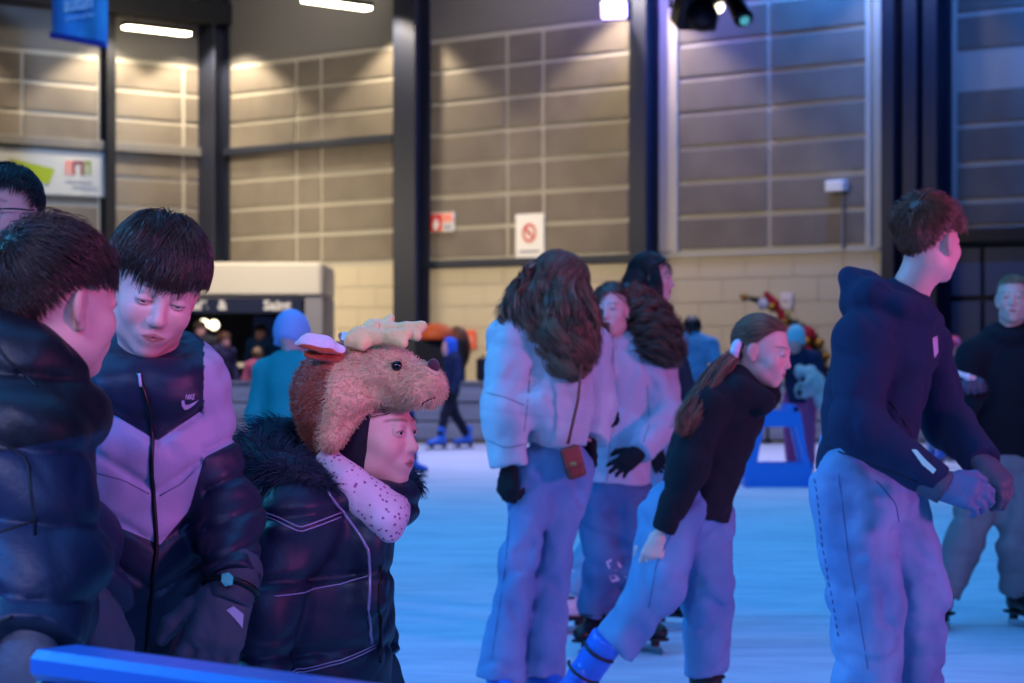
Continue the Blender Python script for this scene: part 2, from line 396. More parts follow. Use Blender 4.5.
def make_body(root, J, hc, R, s=1, h=.004, skin=SKIN, hands=(), gaze=(0, 1, -.1), eyes=True, bodyh=.014, bk=1.0, hk=None, **kw):
    hv, hq = head_vol(hc, R, s, h, neck=J['neck'], **kw).mesh(smooth=1 if h < .006 else 0)
    ms = [(hv, hq), body_vol(J, bodyh, bk).mesh(smooth=1)]
    for f in hands: ms.append(f.mesh(smooth=1))
    V, Q = join(*ms); at = head_attrs(V, hc, R, s, (hk or {}).get('brow', 1), kw.get('lid', .35)); 
    for a in at: at[a][len(hv):] = 0
    o = mesh_obj('body', V, Q, skin, root, attrs=at)
    if eyes:
        for sx in (-1, 1):
            bv, bf = ball_pts(0, .0118*s, R); gz = R@nrm((gaze[0], gaze[1], gaze[2]))
            iris = np.clip(((bv@gz)/(.0118*s)-.83)/.03, 0, 1)
            mesh_obj('eye', bv+hc+s*(R@np.array((sx*.031, .0768, .0035))), bf, EYE, root, attrs=dict(iris=iris))
    return o
CR = np.array((.0735, .094, .086)); CC = np.array((0, -.014, .028))
def scalp_dirs(n, seed, ok):
    r = np.random.RandomState(seed); out = []
    while len(out) < n:
        d = r.randn(4000, 3); d /= np.linalg.norm(d, axis=1, keepdims=True); d = d[ok(d)]; out += list(d)
    return np.array(out[:n])
def hairline(front=.42, side=-.05, back=-.55):
    def ok(d):
        y = d[:, 1]; z = d[:, 2]; ax = np.abs(d[:, 0])
        lim = np.where(y > .25, front-.25*np.clip(ax-.5, 0, 1), np.where(y > -.2, side+(front-side)*np.clip((y+.05)/.3, 0, 1), back+(side-back)*np.clip((y+.75)/.55, 0, 1)))
        return z > lim
    return ok
def girl_line(front=.5, low=-.35, back=-.8):
    def ok(d):
        y = d[:, 1]; t = np.clip((y-.02)/.62, 0, 1); ax = np.abs(d[:, 0]); lim = np.where(y > .02, low+(front-low)*t**.75, np.where(y > -.3, low, low+(back-low)*np.clip((-y-.3)/.4, 0, 1)))
        return (d[:, 2] > lim) & ~((ax > .78) & (np.abs(y+.08) < .22) & (d[:, 2] < .02))
    return ok
def flow_hair(c, R, s, n, length, thick, seed, ok, whorl=(.15, -.6, .78), m=9, bias=(0, 0, 0), swirl=.35, r=.0011, wave=.0, lift=.6, lenfn=None):
    rs = np.random.RandomState(seed); d = scalp_dirs(n, seed, ok); w = nrm(whorl)
    L = length*(.65+.5*rs.rand(n)); th = thick*(.25+.75*rs.rand(n)**.7)
    if lenfn is not None: q = lenfn(d); L = L*q; th = th*(.35+.65*q)
    pts = np.zeros((n, m, 3)); cl = rs.randn(n)
    base = d.copy(); sw = swirl*wav(d, seed+3, 5)[:, None]
    for i in range(m):
        t = i/(m-1); off = th*np.minimum(1, (t*2.2)**lift)+.002
        pts[:, i] = CC+d*(CR+off[:, None])
        T = d-w; T = T-(T*d).sum(1, keepdims=True)*d; T /= np.linalg.norm(T, axis=1, keepdims=True)+1e-6
        T = T+sw*np.cross(d, T)+np.array(bias)*1.0
        T = T-(T*d).sum(1, keepdims=True)*d; T /= np.linalg.norm(T, axis=1, keepdims=True)+1e-6
        d = d+T*(L/(m-1)/.095)[:, None]; d /= np.linalg.norm(d, axis=1, keepdims=True)
        if wave: d = d+wave*np.sin(8*t+cl*3)[:, None]*np.cross(d, T); d /= np.linalg.norm(d, axis=1, keepdims=True)
    W = c+s*(pts@R.T); V, Q = strand_mesh(W, r*s, r*s*.35); rnd = np.repeat(np.clip(rs.rand(n)*.8+.2*wav(base, seed+9, 9), 0, 1), m*3)
    return V, Q, rnd
def cap_vol(c, R, s, h, grow, ok, k=.01):
    """solid hair under the strands: the scalp ellipsoid grown a little and cut to the hairline"""
    v = Vol(h); v.ell(c+s*(R@CC), (CR+grow)*s, R, .01)
    V, Q = v.mesh(smooth=0); L = (V-c)@R/s; d = (L-CC)/CR; d /= np.linalg.norm(d, axis=1, keepdims=True)
    keep = ok(d); q = keep[Q].all(1); Q = Q[q]; u, inv = np.unique(Q, return_inverse=True)
    return V[u], inv.reshape(Q.shape)
def hair_obj(root, m, pieces, name='hair'):
    Vs, Qs, rn, n = [], [], [], 0
    for p in pieces:
        V, Q = p[0], p[1]; Vs.append(V); Qs.append(np.asarray(Q)+n); n += len(V); rn.append(p[2] if len(p) > 2 else np.full(len(V), .12))
    return mesh_obj(name, np.concatenate(Vs), np.concatenate(Qs), m, root, attrs=dict(rnd=np.concatenate(rn)))
def lock(pts, rad, n, seed, wave=.012, turns=3, r=.0016, m=22, frizz=.006, flat=None, core=True, h=.012):
    """a hanging mass of hair: strands follow the centre line, spread over its cross-section"""
    rs = np.random.RandomState(seed); P0 = np.array(pts, float); k = np.linspace(0, len(P0)-1, m); rad = np.interp(k, range(len(P0)), rad)
    c = np.stack([np.interp(k, range(len(P0)), P0[:, i]) for i in range(3)], 1)
    for _ in range(3): c[1:-1] = .25*c[:-2]+.5*c[1:-1]+.25*c[2:]
    T = np.gradient(c, axis=0); T /= np.linalg.norm(T, axis=1, keepdims=True); a = np.cross(T, (0.1, 1, .05)); a /= np.linalg.norm(a, axis=1, keepdims=True); b = np.cross(T, a)
    an = rs.rand(n)*6.283; nc = 46; ci = rs.randint(0, nc, n); an = (rs.rand(nc)*6.283)[ci]+rs.randn(n)*.13; q = (np.sqrt(rs.rand(nc))*.75+.28)[ci]+rs.randn(n)*.06; ph = (rs.rand(nc)*6.283)[ci]+rs.randn(n)*.25
    t = np.linspace(0, 1, m)[None, :]; end = 1-.22*rs.rand(n)[:, None]
    A = (np.cos(an)*q)[:, None]*rad[None]; B = (np.sin(an)*q)[:, None]*rad[None]*(.75)
    wv = wave*np.minimum(1, t*2.5)*np.sin(turns*6.283*t*end+ph[:, None]); wv2 = wave*.8*np.minimum(1, t*2.5)*np.cos(turns*6.283*t*end+ph[:, None])
    fr = frizz*t*rs.randn(n)[:, None]; idx = t*end*(m-1); i0 = np.minimum(idx.astype(int), m-2); f = (idx-i0)[..., None]
    g = lambda M: M[i0]*(1-f)+M[i0+1]*f
    rr = np.take_along_axis(np.broadcast_to(A, idx.shape), i0, 1); rb = np.take_along_axis(np.broadcast_to(B, idx.shape), i0, 1)
    S = g(c)+(rr+wv+fr)[..., None]*g(a)+(rb+wv2)[..., None]*g(b)
    V, Q = strand_mesh(S, r, r*.4); rnd = np.repeat(np.clip(rs.rand(n)*.7+.3*np.sin(ph*3), 0, 1), m*3)
    out = [(V, Q, rnd)]
    if core:
        vv = Vol(h); e = max(2, int(m*.8)); vv.tube(list(c[:e:3]), list(np.maximum(.009, (rad*.5)[:e:3])), .02); out.append(vv.mesh(smooth=0))
    return out
def hand_vol(h, wr, dr, back, s=1.0, curl=.5, spread=.12, thumb=1, fat=1.0, thumb_out=.75, v=None):
    """palm, four unequal jointed fingers and a thumb leaving the side of the palm; dr = wrist to knuckles, back = back of the hand, thumb = side (+1 right of dr seen from the back)"""
    v = v or Vol(h); wr = np.asarray(wr, float); d = nrm(dr); b = nrm(np.asarray(back)-np.dot(back, d)*d); x = np.cross(d, b)*thumb
    W = lambda p: wr+s*(p[0]*x+p[1]*d+p[2]*b)
    v.cone(W((0, -.02, 0)), W((0, .02, 0)), .026*s*fat, .028*s*fat, .01, (b, 1.35))
    v.tube([W((.018, .02, 0)), W((.024, .078, .002))], [.019*s*fat, .016*s*fat], .012, (b, 1.15)); v.tube([W((-.016, .02, 0)), W((-.026, .07, 0))], [.019*s*fat, .015*s*fat], .012, (b, 1.15)); v.tube([W((0, .02, 0)), W((0, .076, .002))], [.02*s*fat, .017*s*fat], .012, (b, 1.15))
    for i, (fx, ln, r, sp) in enumerate(((.029, .072, .0092, .9), (.0095, .080, .0095, .25), (-.0095, .074, .0092, -.35), (-.028, .058, .0082, -1.1))):
        p = np.array((fx, .080-.004*abs(i-1), 0)); a = 0; pts = [W((fx*.9, .06, 0)), W(p)]; sx = spread*sp
        for j, fr in enumerate((.46, .31, .25)):
            a += curl*(.75 if j == 0 else 1.0)*(1+.12*i); st = ln*fr*np.array((math.sin(sx), math.cos(sx)*math.cos(a), -math.sin(a))); p = p+st; pts.append(W(p))
        v.tube(pts, [r*s*fat*q for q in (1.05, 1.08, .98, .92, .78)], .004)
    q = thumb_out
    v.tube([W((.016, .018, -.006)), W((.034+.012*q, .042, -.014)), W((.040+.030*q, .070, -.022-.01*curl)), W((.040+.038*q-.012*curl, .094, -.026-.022*curl))], [.017*s*fat, .0135*s*fat, .0115*s*fat, .0085*s*fat], .008)
    return v
def glove(root, m, h, *a, name='glove', **kw):
    V, Q = hand_vol(h, *a, **kw).mesh(disp=folds(.0008, 180, 3)); return mesh_obj(name, V, Q, m, root)
BLADE = mat('skate_blade_steel', lin('#b9bec6'), rough=.25, metal=1); SOLE = mat('skate_sole', lin('#1a1c22'), rough=.5)
BOOT_BLUE = mat('blue_skate_plastic', lin('#2a68cc'), rough=.32, spec=.5); BOOT_BLACK = mat('black_skate_leather', lin('#14151a'), rough=.4); BOOT_WHITE = mat('white_skate_leather', lin('#d3d6dc'), rough=.45)
def skate(root, an, f, m=BOOT_BLUE, s=1.0, h=.007, up=None, detail=True):
    """ice skate below the ankle point; f is where the toe points"""
    an = np.asarray(an, float); f = nrm((f[0], f[1], f[2] if len(f) > 2 else 0)); up = np.array((0, 0, 1.) if up is None else up); up = nrm(up-np.dot(up, f)*f); x = np.cross(f, up); W = lambda p: an+s*(p[0]*x+p[1]*f+p[2]*up)
    v = Vol(h)
    v.cone(W((0, -.012, .10)), W((0, -.005, -.03)), .058*s, .052*s, .02); v.ell(W((0, -.03, -.07)), np.array((.040, .052, .045))*s, np.stack([x, f, up], 1), .03)
    v.cone(W((0, .01, -.055)), W((0, .125, -.083)), .044*s, .038*s, .03); v.ell(W((0, .155, -.088)), np.array((.043, .048, .03))*s, np.stack([x, f, up], 1), .03)
    v.plane(W((0, 0, -.108)), -up); v.plane(W((0, 0, .115)), up)
    V, Q = v.mesh(smooth=1); o = mesh_obj('ice_skate', V, Q, m, root)
    mb = MB(); M = (np.stack([x, f, up], 1)*s, an)
    mb.box((-.036, -.085, -.122), (.036, .195, -.107), M, .004); mb.box((-.014, -.06, -.15), (.014, -.02, -.12), M); mb.box((-.014, .10, -.15), (.014, .14, -.12), M); mb.build('sole', SOLE, o)
    mb = MB(); mb.prism([(-.09, -.150), (.19, -.150), (.21, -.165), (.195, -.182), (-.085, -.182), (-.098, -.17)], W((-.002, 0, 0)), f*s, up*s, x*.004*s); mb.build('blade', BLADE, o)
    if detail:
        mb = MB()
        for yy, zz, rr in ((-.008, .062, .0585), (.028, -.012, .061)):
            mb.tube([W((rr*math.sin(t), yy+rr*math.cos(t)*1.02, zz)) for t in np.linspace(-1.3, 1.3, 11)], .006*s, 6)
        mb.build('buckle_strap', SOLE, o)
    return o
def legs_vol(J, h, rad, k=.03, cuts=True, waist=None, tf=None):
    """trousers; rad = hip, knee, hem radii"""
    v = Vol(h)
    for q in 'ab':
        a, b, c = J['hip'+q], J['kn'+q], J['an'+q]
        v.cone(a, b, rad[0], rad[1], k); v.cone(b, c, rad[1], rad[2], k, cut=1)
    wz = waist if waist is not None else J['pelvis']+np.array((0, 0, .10))
    v.cone((J['hipa']+J['hipb'])/2+np.array((0, 0, .02)), wz, rad[0]*1.32, rad[0]*1.12, .05, (J['tf'], 1.25))
    return v
def top_vol(J, h, rt, ra, k=.03, hem=None, flat=1.3):
    """jacket or hoodie; rt = chest, waist, hem radii; ra = shoulder, elbow, cuff radii"""
    v = Vol(h); tf = J['tf']; hem = J['pelvis'] if hem is None else hem; mid = (J['chest']+hem)/2 if J.get('mid') is None else J['mid']
    v.tube([J['chest'], mid, hem], rt, .05, (tf, flat), cut=1)
    v.cone(J['neck'], J['chest'], rt[0]*.5, rt[0]*.9, .06, (tf, flat))
    for q in 'ab':
        if J.get('sh'+q) is None: continue
        v.cone(J['neck']*.6+J['sh'+q]*.4, J['sh'+q], ra[0]*.95, ra[0], .05)
        v.cone(J['sh'+q], J['el'+q], ra[0], ra[1], k); v.cone(J['el'+q], J['wr'+q], ra[1], ra[2], k, cut=1)
    return v
def on_surface(bvh, p, d, off=.002):
    hit = bvh.ray_cast(Vector(p), Vector(d)); return None if hit[0] is None else np.array(hit[0])+off*np.array(hit[1])
def bvh_of(V, Q): return BVHTree.FromPolygons([tuple(v) for v in V], [tuple(q) for q in Q])
def seam(name, root, m, bvh, pts, ray, r=.003, n=14, off=.001):
    """thin piping or zip laid along a jacket's surface"""
    pts = np.array(pts, float); k = np.linspace(0, len(pts)-1, n); c = np.stack([np.interp(k, range(len(pts)), pts[:, i]) for i in range(3)], 1); out = []
    for p in c:
        q = on_surface(bvh, p-np.asarray(ray)*.6, ray, off)
        if q is not None: out.append(q)
    if len(out) > 1: return MB().tube(out, r, 6).build(name, m, root, smooth=True)
def text_mesh(body, size, font_shear=0, bold=0, ext=.0):
    cu = bpy.data.curves.new('t', 'FONT'); cu.body = body; cu.size = size; cu.shear = font_shear; cu.offset = bold; cu.align_x = 'CENTER'; cu.align_y = 'CENTER'; cu.resolution_u = 3; cu.extrude = ext
    ob = bpy.data.objects.new('t', cu); C.objects.link(ob); dg = bpy.context.evaluated_depsgraph_get(); me = bpy.data.meshes.new_from_object(ob.evaluated_get(dg))
    V = np.array([v.co[:] for v in me.vertices]); F = [tuple(p.vertices) for p in me.polygons]; bpy.data.objects.remove(ob); bpy.data.curves.remove(cu); bpy.data.meshes.remove(me)
    return V, F
def lettering(body, size, o, u, v, m, parent, off=.01, name='lettering', **k):
    V, F = text_mesh(body, size, **k); u = nrm(u); v = nrm(v); n = np.cross(u, v)
    return mesh_obj(name, np.asarray(o)+V[:, :1]*u+V[:, 1:2]*v+n*(off+V[:, 2:3]), F, m, parent, smooth=False)
# ------------------------------------------------------------------ the hall
KX, KY = -6.15, 50.04                          # the far corner
ER, NR = np.array((.718, -.696, 0)), np.array((-.696, -.718, 0)); EL, NL = np.array((-.718, -.696, 0)), np.array((.696, -.718, 0))
def wd(side, px): u = (px-512)/FPX; return 44.08/(1+.97*u) if side == 'r' else 56.0/(1-.97*u)
def ws(side, px): Y = wd(side, px); X = (px-512)/FPX*Y; return math.hypot(X-KX, Y-KY)*(1 if (X > KX) == (side == 'r') else -1)
def wz(side, px, py): return CH-(py-341.5)/FPX*wd(side, px)
def WP(side, s, z, off=0): e, n = (ER, NR) if side == 'r' else (EL, NL); return np.array((KX, KY, z))+e*s+n*off
def wbox(mb, side, s0, s1, z0, z1, o0, o1, b=0):
    e, n = (ER, NR) if side == 'r' else (EL, NL); M = (np.stack([e, n, (0, 0, 1)], 1), (KX, KY, 0))
    return mb.box((min(s0, s1), o0, z0), (max(s0, s1), o1, z1), M, b)
M_BATTEN = mat('pale_batten_metal', lin('#a9a395'), rough=.5); M_PANEL = mat('acoustic_panel_felt', lin('#71695e'), rough=.9, bump=.25, bscale=40, mix=lin('#675f56'), mscale=1.5)
M_UPPER = mat('grey_cladding', lin('#6d6a66'), rough=.7, bump=.1, bscale=20); M_BLOCK = mat('beige_block', lin('#a39a88'), rough=.9, bump=.3, bscale=25, mix=lin('#988e7b'), mscale=2)
M_STEEL = mat('dark_blue_steel', lin('#161c2e'), rough=.6, spec=.5); M_DARK = mat('black_steel', lin('#14161c'), rough=.5); M_CREAM = mat('cream_panel', lin('#d6d0bd'), rough=.6)
M_CONC = mat('hall_concrete', lin('#5c5a58'), rough=.85, bump=.2, bscale=5); M_CEIL = mat('dark_ceiling', lin('#23252b'), rough=.9)
# ice: diffuse frosty white with skate scratches
m = bpy.data.materials.new('rink_ice'); m.use_nodes = True; nt = m.node_tree; b = nt.nodes['Principled BSDF']; MATS['ice'] = m
tc = nt.nodes.new('ShaderNodeTexCoord'); mp = nt.nodes.new('ShaderNodeMapping'); mp.inputs['Scale'].default_value = (.8, 3.2, 1); mp.inputs['Rotation'].default_value = (0, 0, .25); nt.links.new(tc.outputs['Object'], mp.inputs['Vector'])
n1 = nt.nodes.new('ShaderNodeTexNoise'); n1.inputs['Scale'].default_value = 2.2; n1.inputs['Detail'].default_value = 8; n1.inputs['Distortion'].default_value = .6; nt.links.new(mp.outputs[0], n1.inputs['Vector'])
cr = nt.nodes.new('ShaderNodeValToRGB'); cr.color_ramp.elements[0].color = lin('#b0c2d2'); cr.color_ramp.elements[1].color = lin('#ccd9e4'); cr.color_ramp.elements[0].position = .36; cr.color_ramp.elements[1].position = .62; nt.links.new(n1.outputs['Fac'], cr.inputs[0]); nt.links.new(cr.outputs[0], b.inputs['Base Color'])
n2 = nt.nodes.new('ShaderNodeTexNoise'); n2.inputs['Scale'].default_value = 60; n2.inputs['Detail'].default_value = 4; nt.links.new(mp.outputs[0], n2.inputs['Vector'])
bp = nt.nodes.new('ShaderNodeBump'); bp.inputs['Strength'].default_value = .35; bp.inputs['Distance'].default_value = .01; nt.links.new(n2.outputs['Fac'], bp.inputs['Height']); nt.links.new(bp.outputs[0], b.inputs['Normal'])
b.inputs['Roughness'].default_value = .62; b.inputs['Specular IOR Level'].default_value = .22
def struct(o): return tag(o, kind='structure')
struct(MB().box((-14, -6, -.12), (16, 32.1, 0)).build('floor', MATS['ice']))
struct(MB().box((-22, 32.1, -.12), (26, 56, -.01)).build('floor_hall', M_CONC))
struct(MB().box((-24, -8, 10), (28, 58, 10.2)).build('ceiling', M_CEIL))
wr = struct(wbox(MB(), 'r', -.3, 26, 0, 10, -.3, 0).build('wall_right', M_BATTEN)); wl = struct(wbox(MB(), 'l', -.0, 14, 0, 10, -.3, 0).build('wall_left', M_BATTEN))
ROWS = [6.99-.585*k for k in range(8)]
def panels(side, wall, pxs, rows=ROWS, g=.042, m=M_PANEL):
    ss = [ws(side, p) for p in pxs]
    for a, c in zip(ss[:-1], ss[1:]):
        a, c = min(a, c), max(a, c)
        for z1, z0 in zip(rows[:-1], rows[1:]): wbox(MB(), side, a+g, c-g, z0+g, z1-g, .0, .03, .008).build('panel', m, wall)
panels('r', wr, [230, 297, 322, 395]); panels('r', wr, [430, 508, 544, 631]); panels('r', wr, [677, 770, 870]); panels('r', wr, [956, 1030, 1110], [7.0, 6.4, 5.82])
panels('r', wr, [956, 1030, 1110], [5.25, 4.68, 4.09, 3.52, 3.12]); panels('l', wl, [-90, -40, 22, 99], ROWS); panels('l', wl, [112, 183, 207], ROWS)
def plain(side, wall, p0, p1, z0, z1, m, name='panel', o=.02): return wbox(MB(), side, ws(side, p0), ws(side, p1), z0, z1, 0, o).build(name, m, wall)
for side, wall, spans in (('r', wr, [(228, 397), (428, 633), (655, 885)]), ('l', wl, [(-90, 100), (110, 207)])):
    for p0, p1 in spans: plain(side, wall, p0, p1, 7.05, 9.9, M_UPPER, 'cladding_panel')
plain('r', wr, 945, 1120, 7.05, 9.9, M_UPPER, 'cladding_panel')
# the lower wall in concrete blocks, laid course by course as far as the picture shows them
blk = mat('pale_block', lin('#b3a892'), rough=.9, bump=.25, bscale=18)
for side, wall, p0, p1 in (('r', wr, 228, 397), ('r', wr, 428, 633), ('r', wr, 655, 885), ('l', wl, -90, 100), ('l', wl, 110, 207)):
    a, c = sorted((ws(side, p0), ws(side, p1))); n = 0
    me = MB()
    for r in range(7):
        z0 = .02+r*.4; x = a-(.5 if r % 2 else 0)
        while x < c:
            x0, x1 = max(a, x), min(c, x+1.0)
            if x1-x0 > .06: wbox(me, side, x0+.006, x1-.006, z0+.006, z0+.394, 0, .02)
            x += 1.0
    tag(me.build('block_courses', blk, wall), kind='stuff')
plain('r', wr, 657, 676, 2.9, 9.9, mat('pale_wall_strip', lin('#b8ae99'), rough=.85, bump=.2, bscale=15), 'wall_strip', .05)
wbox(MB(), 'r', ws('r', 428), ws('r', 633), 2.74, 2.88, 0, .09, .01).build('ledge', M_STEEL, wr); wbox(MB(), 'r', ws('r', 655), ws('r', 880), 2.80, 2.87, 0, .05).build('ledge', M_BATTEN, wr)
for p in (677, 870): wbox(MB(), 'r', ws('r', p)-.05, ws('r', p)+.05, 2.86, 7.03, 0, .06).build('frame_post', M_BATTEN, wr)
wbox(MB(), 'r', ws('r', 228), ws('r', 397), 5.17, 5.32, .02, .16, .01).build('cross_beam', M_STEEL, wr); wbox(MB(), 'l', ws('l', -90), ws('l', 207), 5.16, 5.34, .02, .12, .01).build('cross_beam', M_UPPER, wl)
# steel columns, one to a bay
def column(side, pa, pb, proud, name, m=M_STEEL):
    a, c = sorted((ws(side, pa), ws(side, pb))); mb = MB(); mid = (a+c)/2; h = (c-a)/2
    wbox(mb, side, a, c, 0, 10, proud-.05, proud, .008); wbox(mb, side, a, c, 0, 10, .0, .05); wbox(mb, side, mid-.05, mid+.05, 0, 10, .05, proud-.05)
    return struct(mb.build(name, m))
column('r', 409, 431, .42, 'trim_1'); column('r', 644, 661, .40, 'trim_2'); column('r', 215, 231, .45, 'trim_3'); column('l', 100, 109, .25, 'trim_4', M_DARK)
column('r', 896, 909, .42, 'trim_5'); column('r', 917, 931, .40, 'trim_6'); column('r', 938, 952, .42, 'trim_7')
struct(wbox(MB(), 'l', 0, 14, 7.85, 8.3, .1, .6, .02).build('trim_8', M_DARK)); struct(wbox(MB(), 'r', ws('r', 948), 26, 2.88, 3.1, 0, .25, .01).build('trim_9', M_DARK))
# grey double door at the right
dr = struct(wbox(MB(), 'r', ws('r', 950), ws('r', 1110), 0, 2.86, 0, .03).build('door_1', M_DARK)); dm = mat('grey_blue_door', lin('#545b6e'), rough=.6)
for p0, p1 in ((954, 983), (987, 1040), (1044, 1100)):
    for z0, z1 in ((.05, 1.98), (2.06, 2.8)): wbox(MB(), 'r', ws('r', p0), ws('r', p1), z0, z1, .03, .07, .01).build('door_panel', dm, dr)
MB().tube([WP('r', ws('r', 981), 1.0, .10), WP('r', ws('r', 981), 1.3, .10)], .02, 6).build('door_handle', M_BATTEN, dr)
# warm strip lights along the walls, each with the down-light it holds
LAMP = mat('warm_strip_diffuser', lin('#fff3d0'), emit=(1, .86, .58, 1), estr=22)
def strip_light(c, along, label):
    t = thing('strip_light', c, label, 'ceiling light', 'warm strip lights under the roof'); a = nrm(along); x = np.cross(a, (0, 0, 1)); M = (np.stack([a, x, (0, 0, 1)], 1), c)
    MB().box((-.8, -.13, .05), (.8, .13, .14), M, .02).build('housing', M_DARK, t); MB().box((-.77, -.11, 0), (.77, .11, .05), M, .015).build('diffuser', LAMP, t)
    mb = MB()
    for q in (-.5, .5): mb.tube([np.array(c)+a*q+(0, 0, .14), (c[0]+a[0]*q, c[1]+a[1]*q, 9.97)], .012, 5)
    mb.build('suspension_rod', M_DARK, t)
strip_light(P(157, 32, 47.5), -NR, 'lit warm strip light beside the blue hanging banner'); strip_light(P(337, 6, 44.0), -NR, 'lit warm strip light above the wide beige bay')
WARM = (1, .84, .62)
for i, (side, s) in enumerate((('r', ws('r', 216)), ('r', ws('r', 411)), ('r', ws('r', 643)), ('l', ws('l', 105)), ('l', ws('l', -60)), ('r', ws('r', 905)))):
    p = WP(side, s+(.9 if i == 0 else 0), 7.75, 1.0); light('warm_downlight', 'SPOT', p, p-(0, 0, 5)+(NR if side == 'r' else NL)*-.35, 700 if i < 4 else (300 if i == 4 else 90), WARM, .12, angle=112, blend=.3)
for s in (3.2, 9.0, 15): p = WP('r', s, 4.6, 4.5); light('warm_low_wall', 'AREA', p, WP('r', s, 1.6, 0), 140 if s < 5 else 85 if s < 12 else 38, (1, .84, .62), 3, .4, 120)
# rink boards at the far side
WOOD = mat('weathered_grey_plank', lin('#8f969b'), rough=.8, bump=.3, bscale=12, mix=lin('#787f86'), mscale=3, stretch=(.4, 6, 6)); POST = mat('dark_board_post', lin('#3a3430'), rough=.8)
bt = thing('rink_barrier', (0, 32.2, 0), 'low grey plank barrier along the far edge of the ice', 'barrier')
for i in range(9):
    x0 = -11+i*2.4
    for k in range(3): MB().box((x0+.02, 32.12, .06+k*.25), (x0+2.38, 32.17, .06+k*.25+.228), None, .008).build('plank', WOOD, bt)
    MB().box((x0-.05, 32.18, 0), (x0+.05, 32.28, .8)).build('post', POST, bt)
MB().box((-11, 32.19, .04), (10.6, 32.23, .8)).build('backing_board', POST, bt); MB().box((-11, 32.10, .805), (10.6, 32.26, .835)).build('top_rail', WOOD, bt)
# ---- white kiosk with a dark sign band
kt = thing('snack_kiosk', (-4.1, 36.5, 0), 'cream snack kiosk with dark sign band behind the rink barrier', 'kiosk')
def kx(px, Y=36): return (px-512)/FPX*Y
def kz(py, Y=36): return CH-(py-341.5)/FPX*Y
X0, X1 = kx(95), kx(322)
MB().box((X0, 36, kz(297)), (X1, 38.6, kz(262)), None, .05).build('roof_fascia', M_CREAM, kt)
MB().box((X1-.26, 36.05, 0), (X1, 38.5, kz(297))).build('side_wall', mat('kiosk_grey', lin('#8d8c92'), rough=.6), kt); MB().box((X0, 36.05, 0), (X0+.2, 38.5, kz(297))).build('side_wall', M_CREAM, kt)
MB().box((X0+.2, 38.3, 0), (X1-.2, 38.4, kz(297))).build('back_wall', mat('kiosk_inside', lin('#1b2133'), rough=.7), kt)
NAVY = mat('navy_sign_board', lin('#1c2440'), rough=.5); LET = mat('white_lettering', lin('#d9d8d2'), rough=.6)
sb = MB().box((X0+.2, 36.02, kz(313)), (X1-.3, 36.10, kz(298))).build('sign_board', NAVY, kt)
for tx, px, sz in (('Saint', 277, .21), ('Café', 196, .19), ('&', 222, .2)): lettering(tx, sz, (kx(px), 36.02, kz(305.5)), (1, 0, 0), (0, 0, 1), LET, sb, .006, bold=.008)
MB().box((X0+.2, 36.0, .0), (X1-.26, 36.1, .98)).build('counter_front', mat('kiosk_front', lin('#39414f'), rough=.6), kt); MB().box((X0+.1, 35.85, .98), (X1-.2, 36.3, 1.04)).build('counter_top', M_CREAM, kt)
MB().box((kx(240), 37.9, 1.3), (kx(285), 38.0, 1.75)).build('menu_board', mat('blue_menu', lin('#24489a'), rough=.4), kt)
BULB = mat('warm_bulb', lin('#fff0cc'), emit=(1, .85, .6, 1), estr=4)
for i, (px, py) in enumerate(((204, 324), (214, 325))):
    p = P(px, py, 36.7); t = thing('kiosk_lamp', p, ('left' if i == 0 else 'right')+' one of two glowing round lamps hanging in the kiosk', 'lamp', 'kiosk lamps')
    MB().ball(p, .075).build('bulb', BULB, t, smooth=True); MB().tube([p+(0, 0, .07), (p[0], p[1], kz(297))], .01, 5).build('cord', M_DARK, t)
# ---- signs on the wall
def wall_sign(side, px0, px1, py0, py1, name, label, cat, m, t=.03):
    s0, s1 = ws(side, px0), ws(side, px1); z1, z0 = wz(side, (px0+px1)/2, py0), wz(side, (px0+px1)/2, py1); e, n = (ER, NR) if side == 'r' else (EL, NL)
    c = WP(side, (s0+s1)/2, z0, .05); th = thing(name, c, label, cat); wbox(MB(), side, s0, s1, z0, z1, .035, .035+t, .004).build('board', m, th)
    u = e if side == 'r' else -e
    return th, WP(side, (s0+s1)/2, (z0+z1)/2, .035+t+.004), u, abs(s1-s0), z1-z0
WHITE = mat('white_sign', lin('#dcdad4'), rough=.5); RED = mat('red_print', lin('#c2362a'), rough=.5); REDL = mat('salmon_print', lin('#d88070'), rough=.5); GREY = mat('grey_print', lin('#9a9aa6'), rough=.5)
Z3 = np.array((0, 0, 1.))
th, c, u, W_, H_ = wall_sign('r', 433, 456, 213, 232, 'fire_safety_sign', 'small red and white fire safety sign beside the dark column', 'sign', WHITE)
n = NR
MB().prism([(-W_*.48, -H_*.46), (W_*.02, -H_*.46), (W_*.02, H_*.46), (-W_*.48, H_*.46)], c, u, Z3, n*.005).build('print', RED, th)
MB().prism([(W_*.05, 0), (W_*.47, 0), (W_*.47, H_*.46), (W_*.05, H_*.46)], c, u, Z3, n*.005).build('print', REDL, th); MB().prism([(W_*.08, -H_*.42), (W_*.44, -H_*.42), (W_*.44, -H_*.1), (W_*.08, -H_*.1)], c, u, Z3, n*.005).build('print', GREY, th)
fl = [(-.10, -.11), (-.03, -.14), (.03, -.1), (.05, -.01), (.01, .06), (-.005, .02), (-.04, .12), (-.06, .03), (-.1, .02)]; MB().prism([(x-W_*.2, y) for x, y in fl], c, u, Z3, n*.009).build('flame_symbol', WHITE, th)
th, c, u, W_, H_ = wall_sign('r', 518, 546, 214, 259, 'smoking_ban_sign', 'tall white sign with a red ring on the panelled wall', 'sign', WHITE)
c2 = c+Z3*(H_*.08); ring = MB()
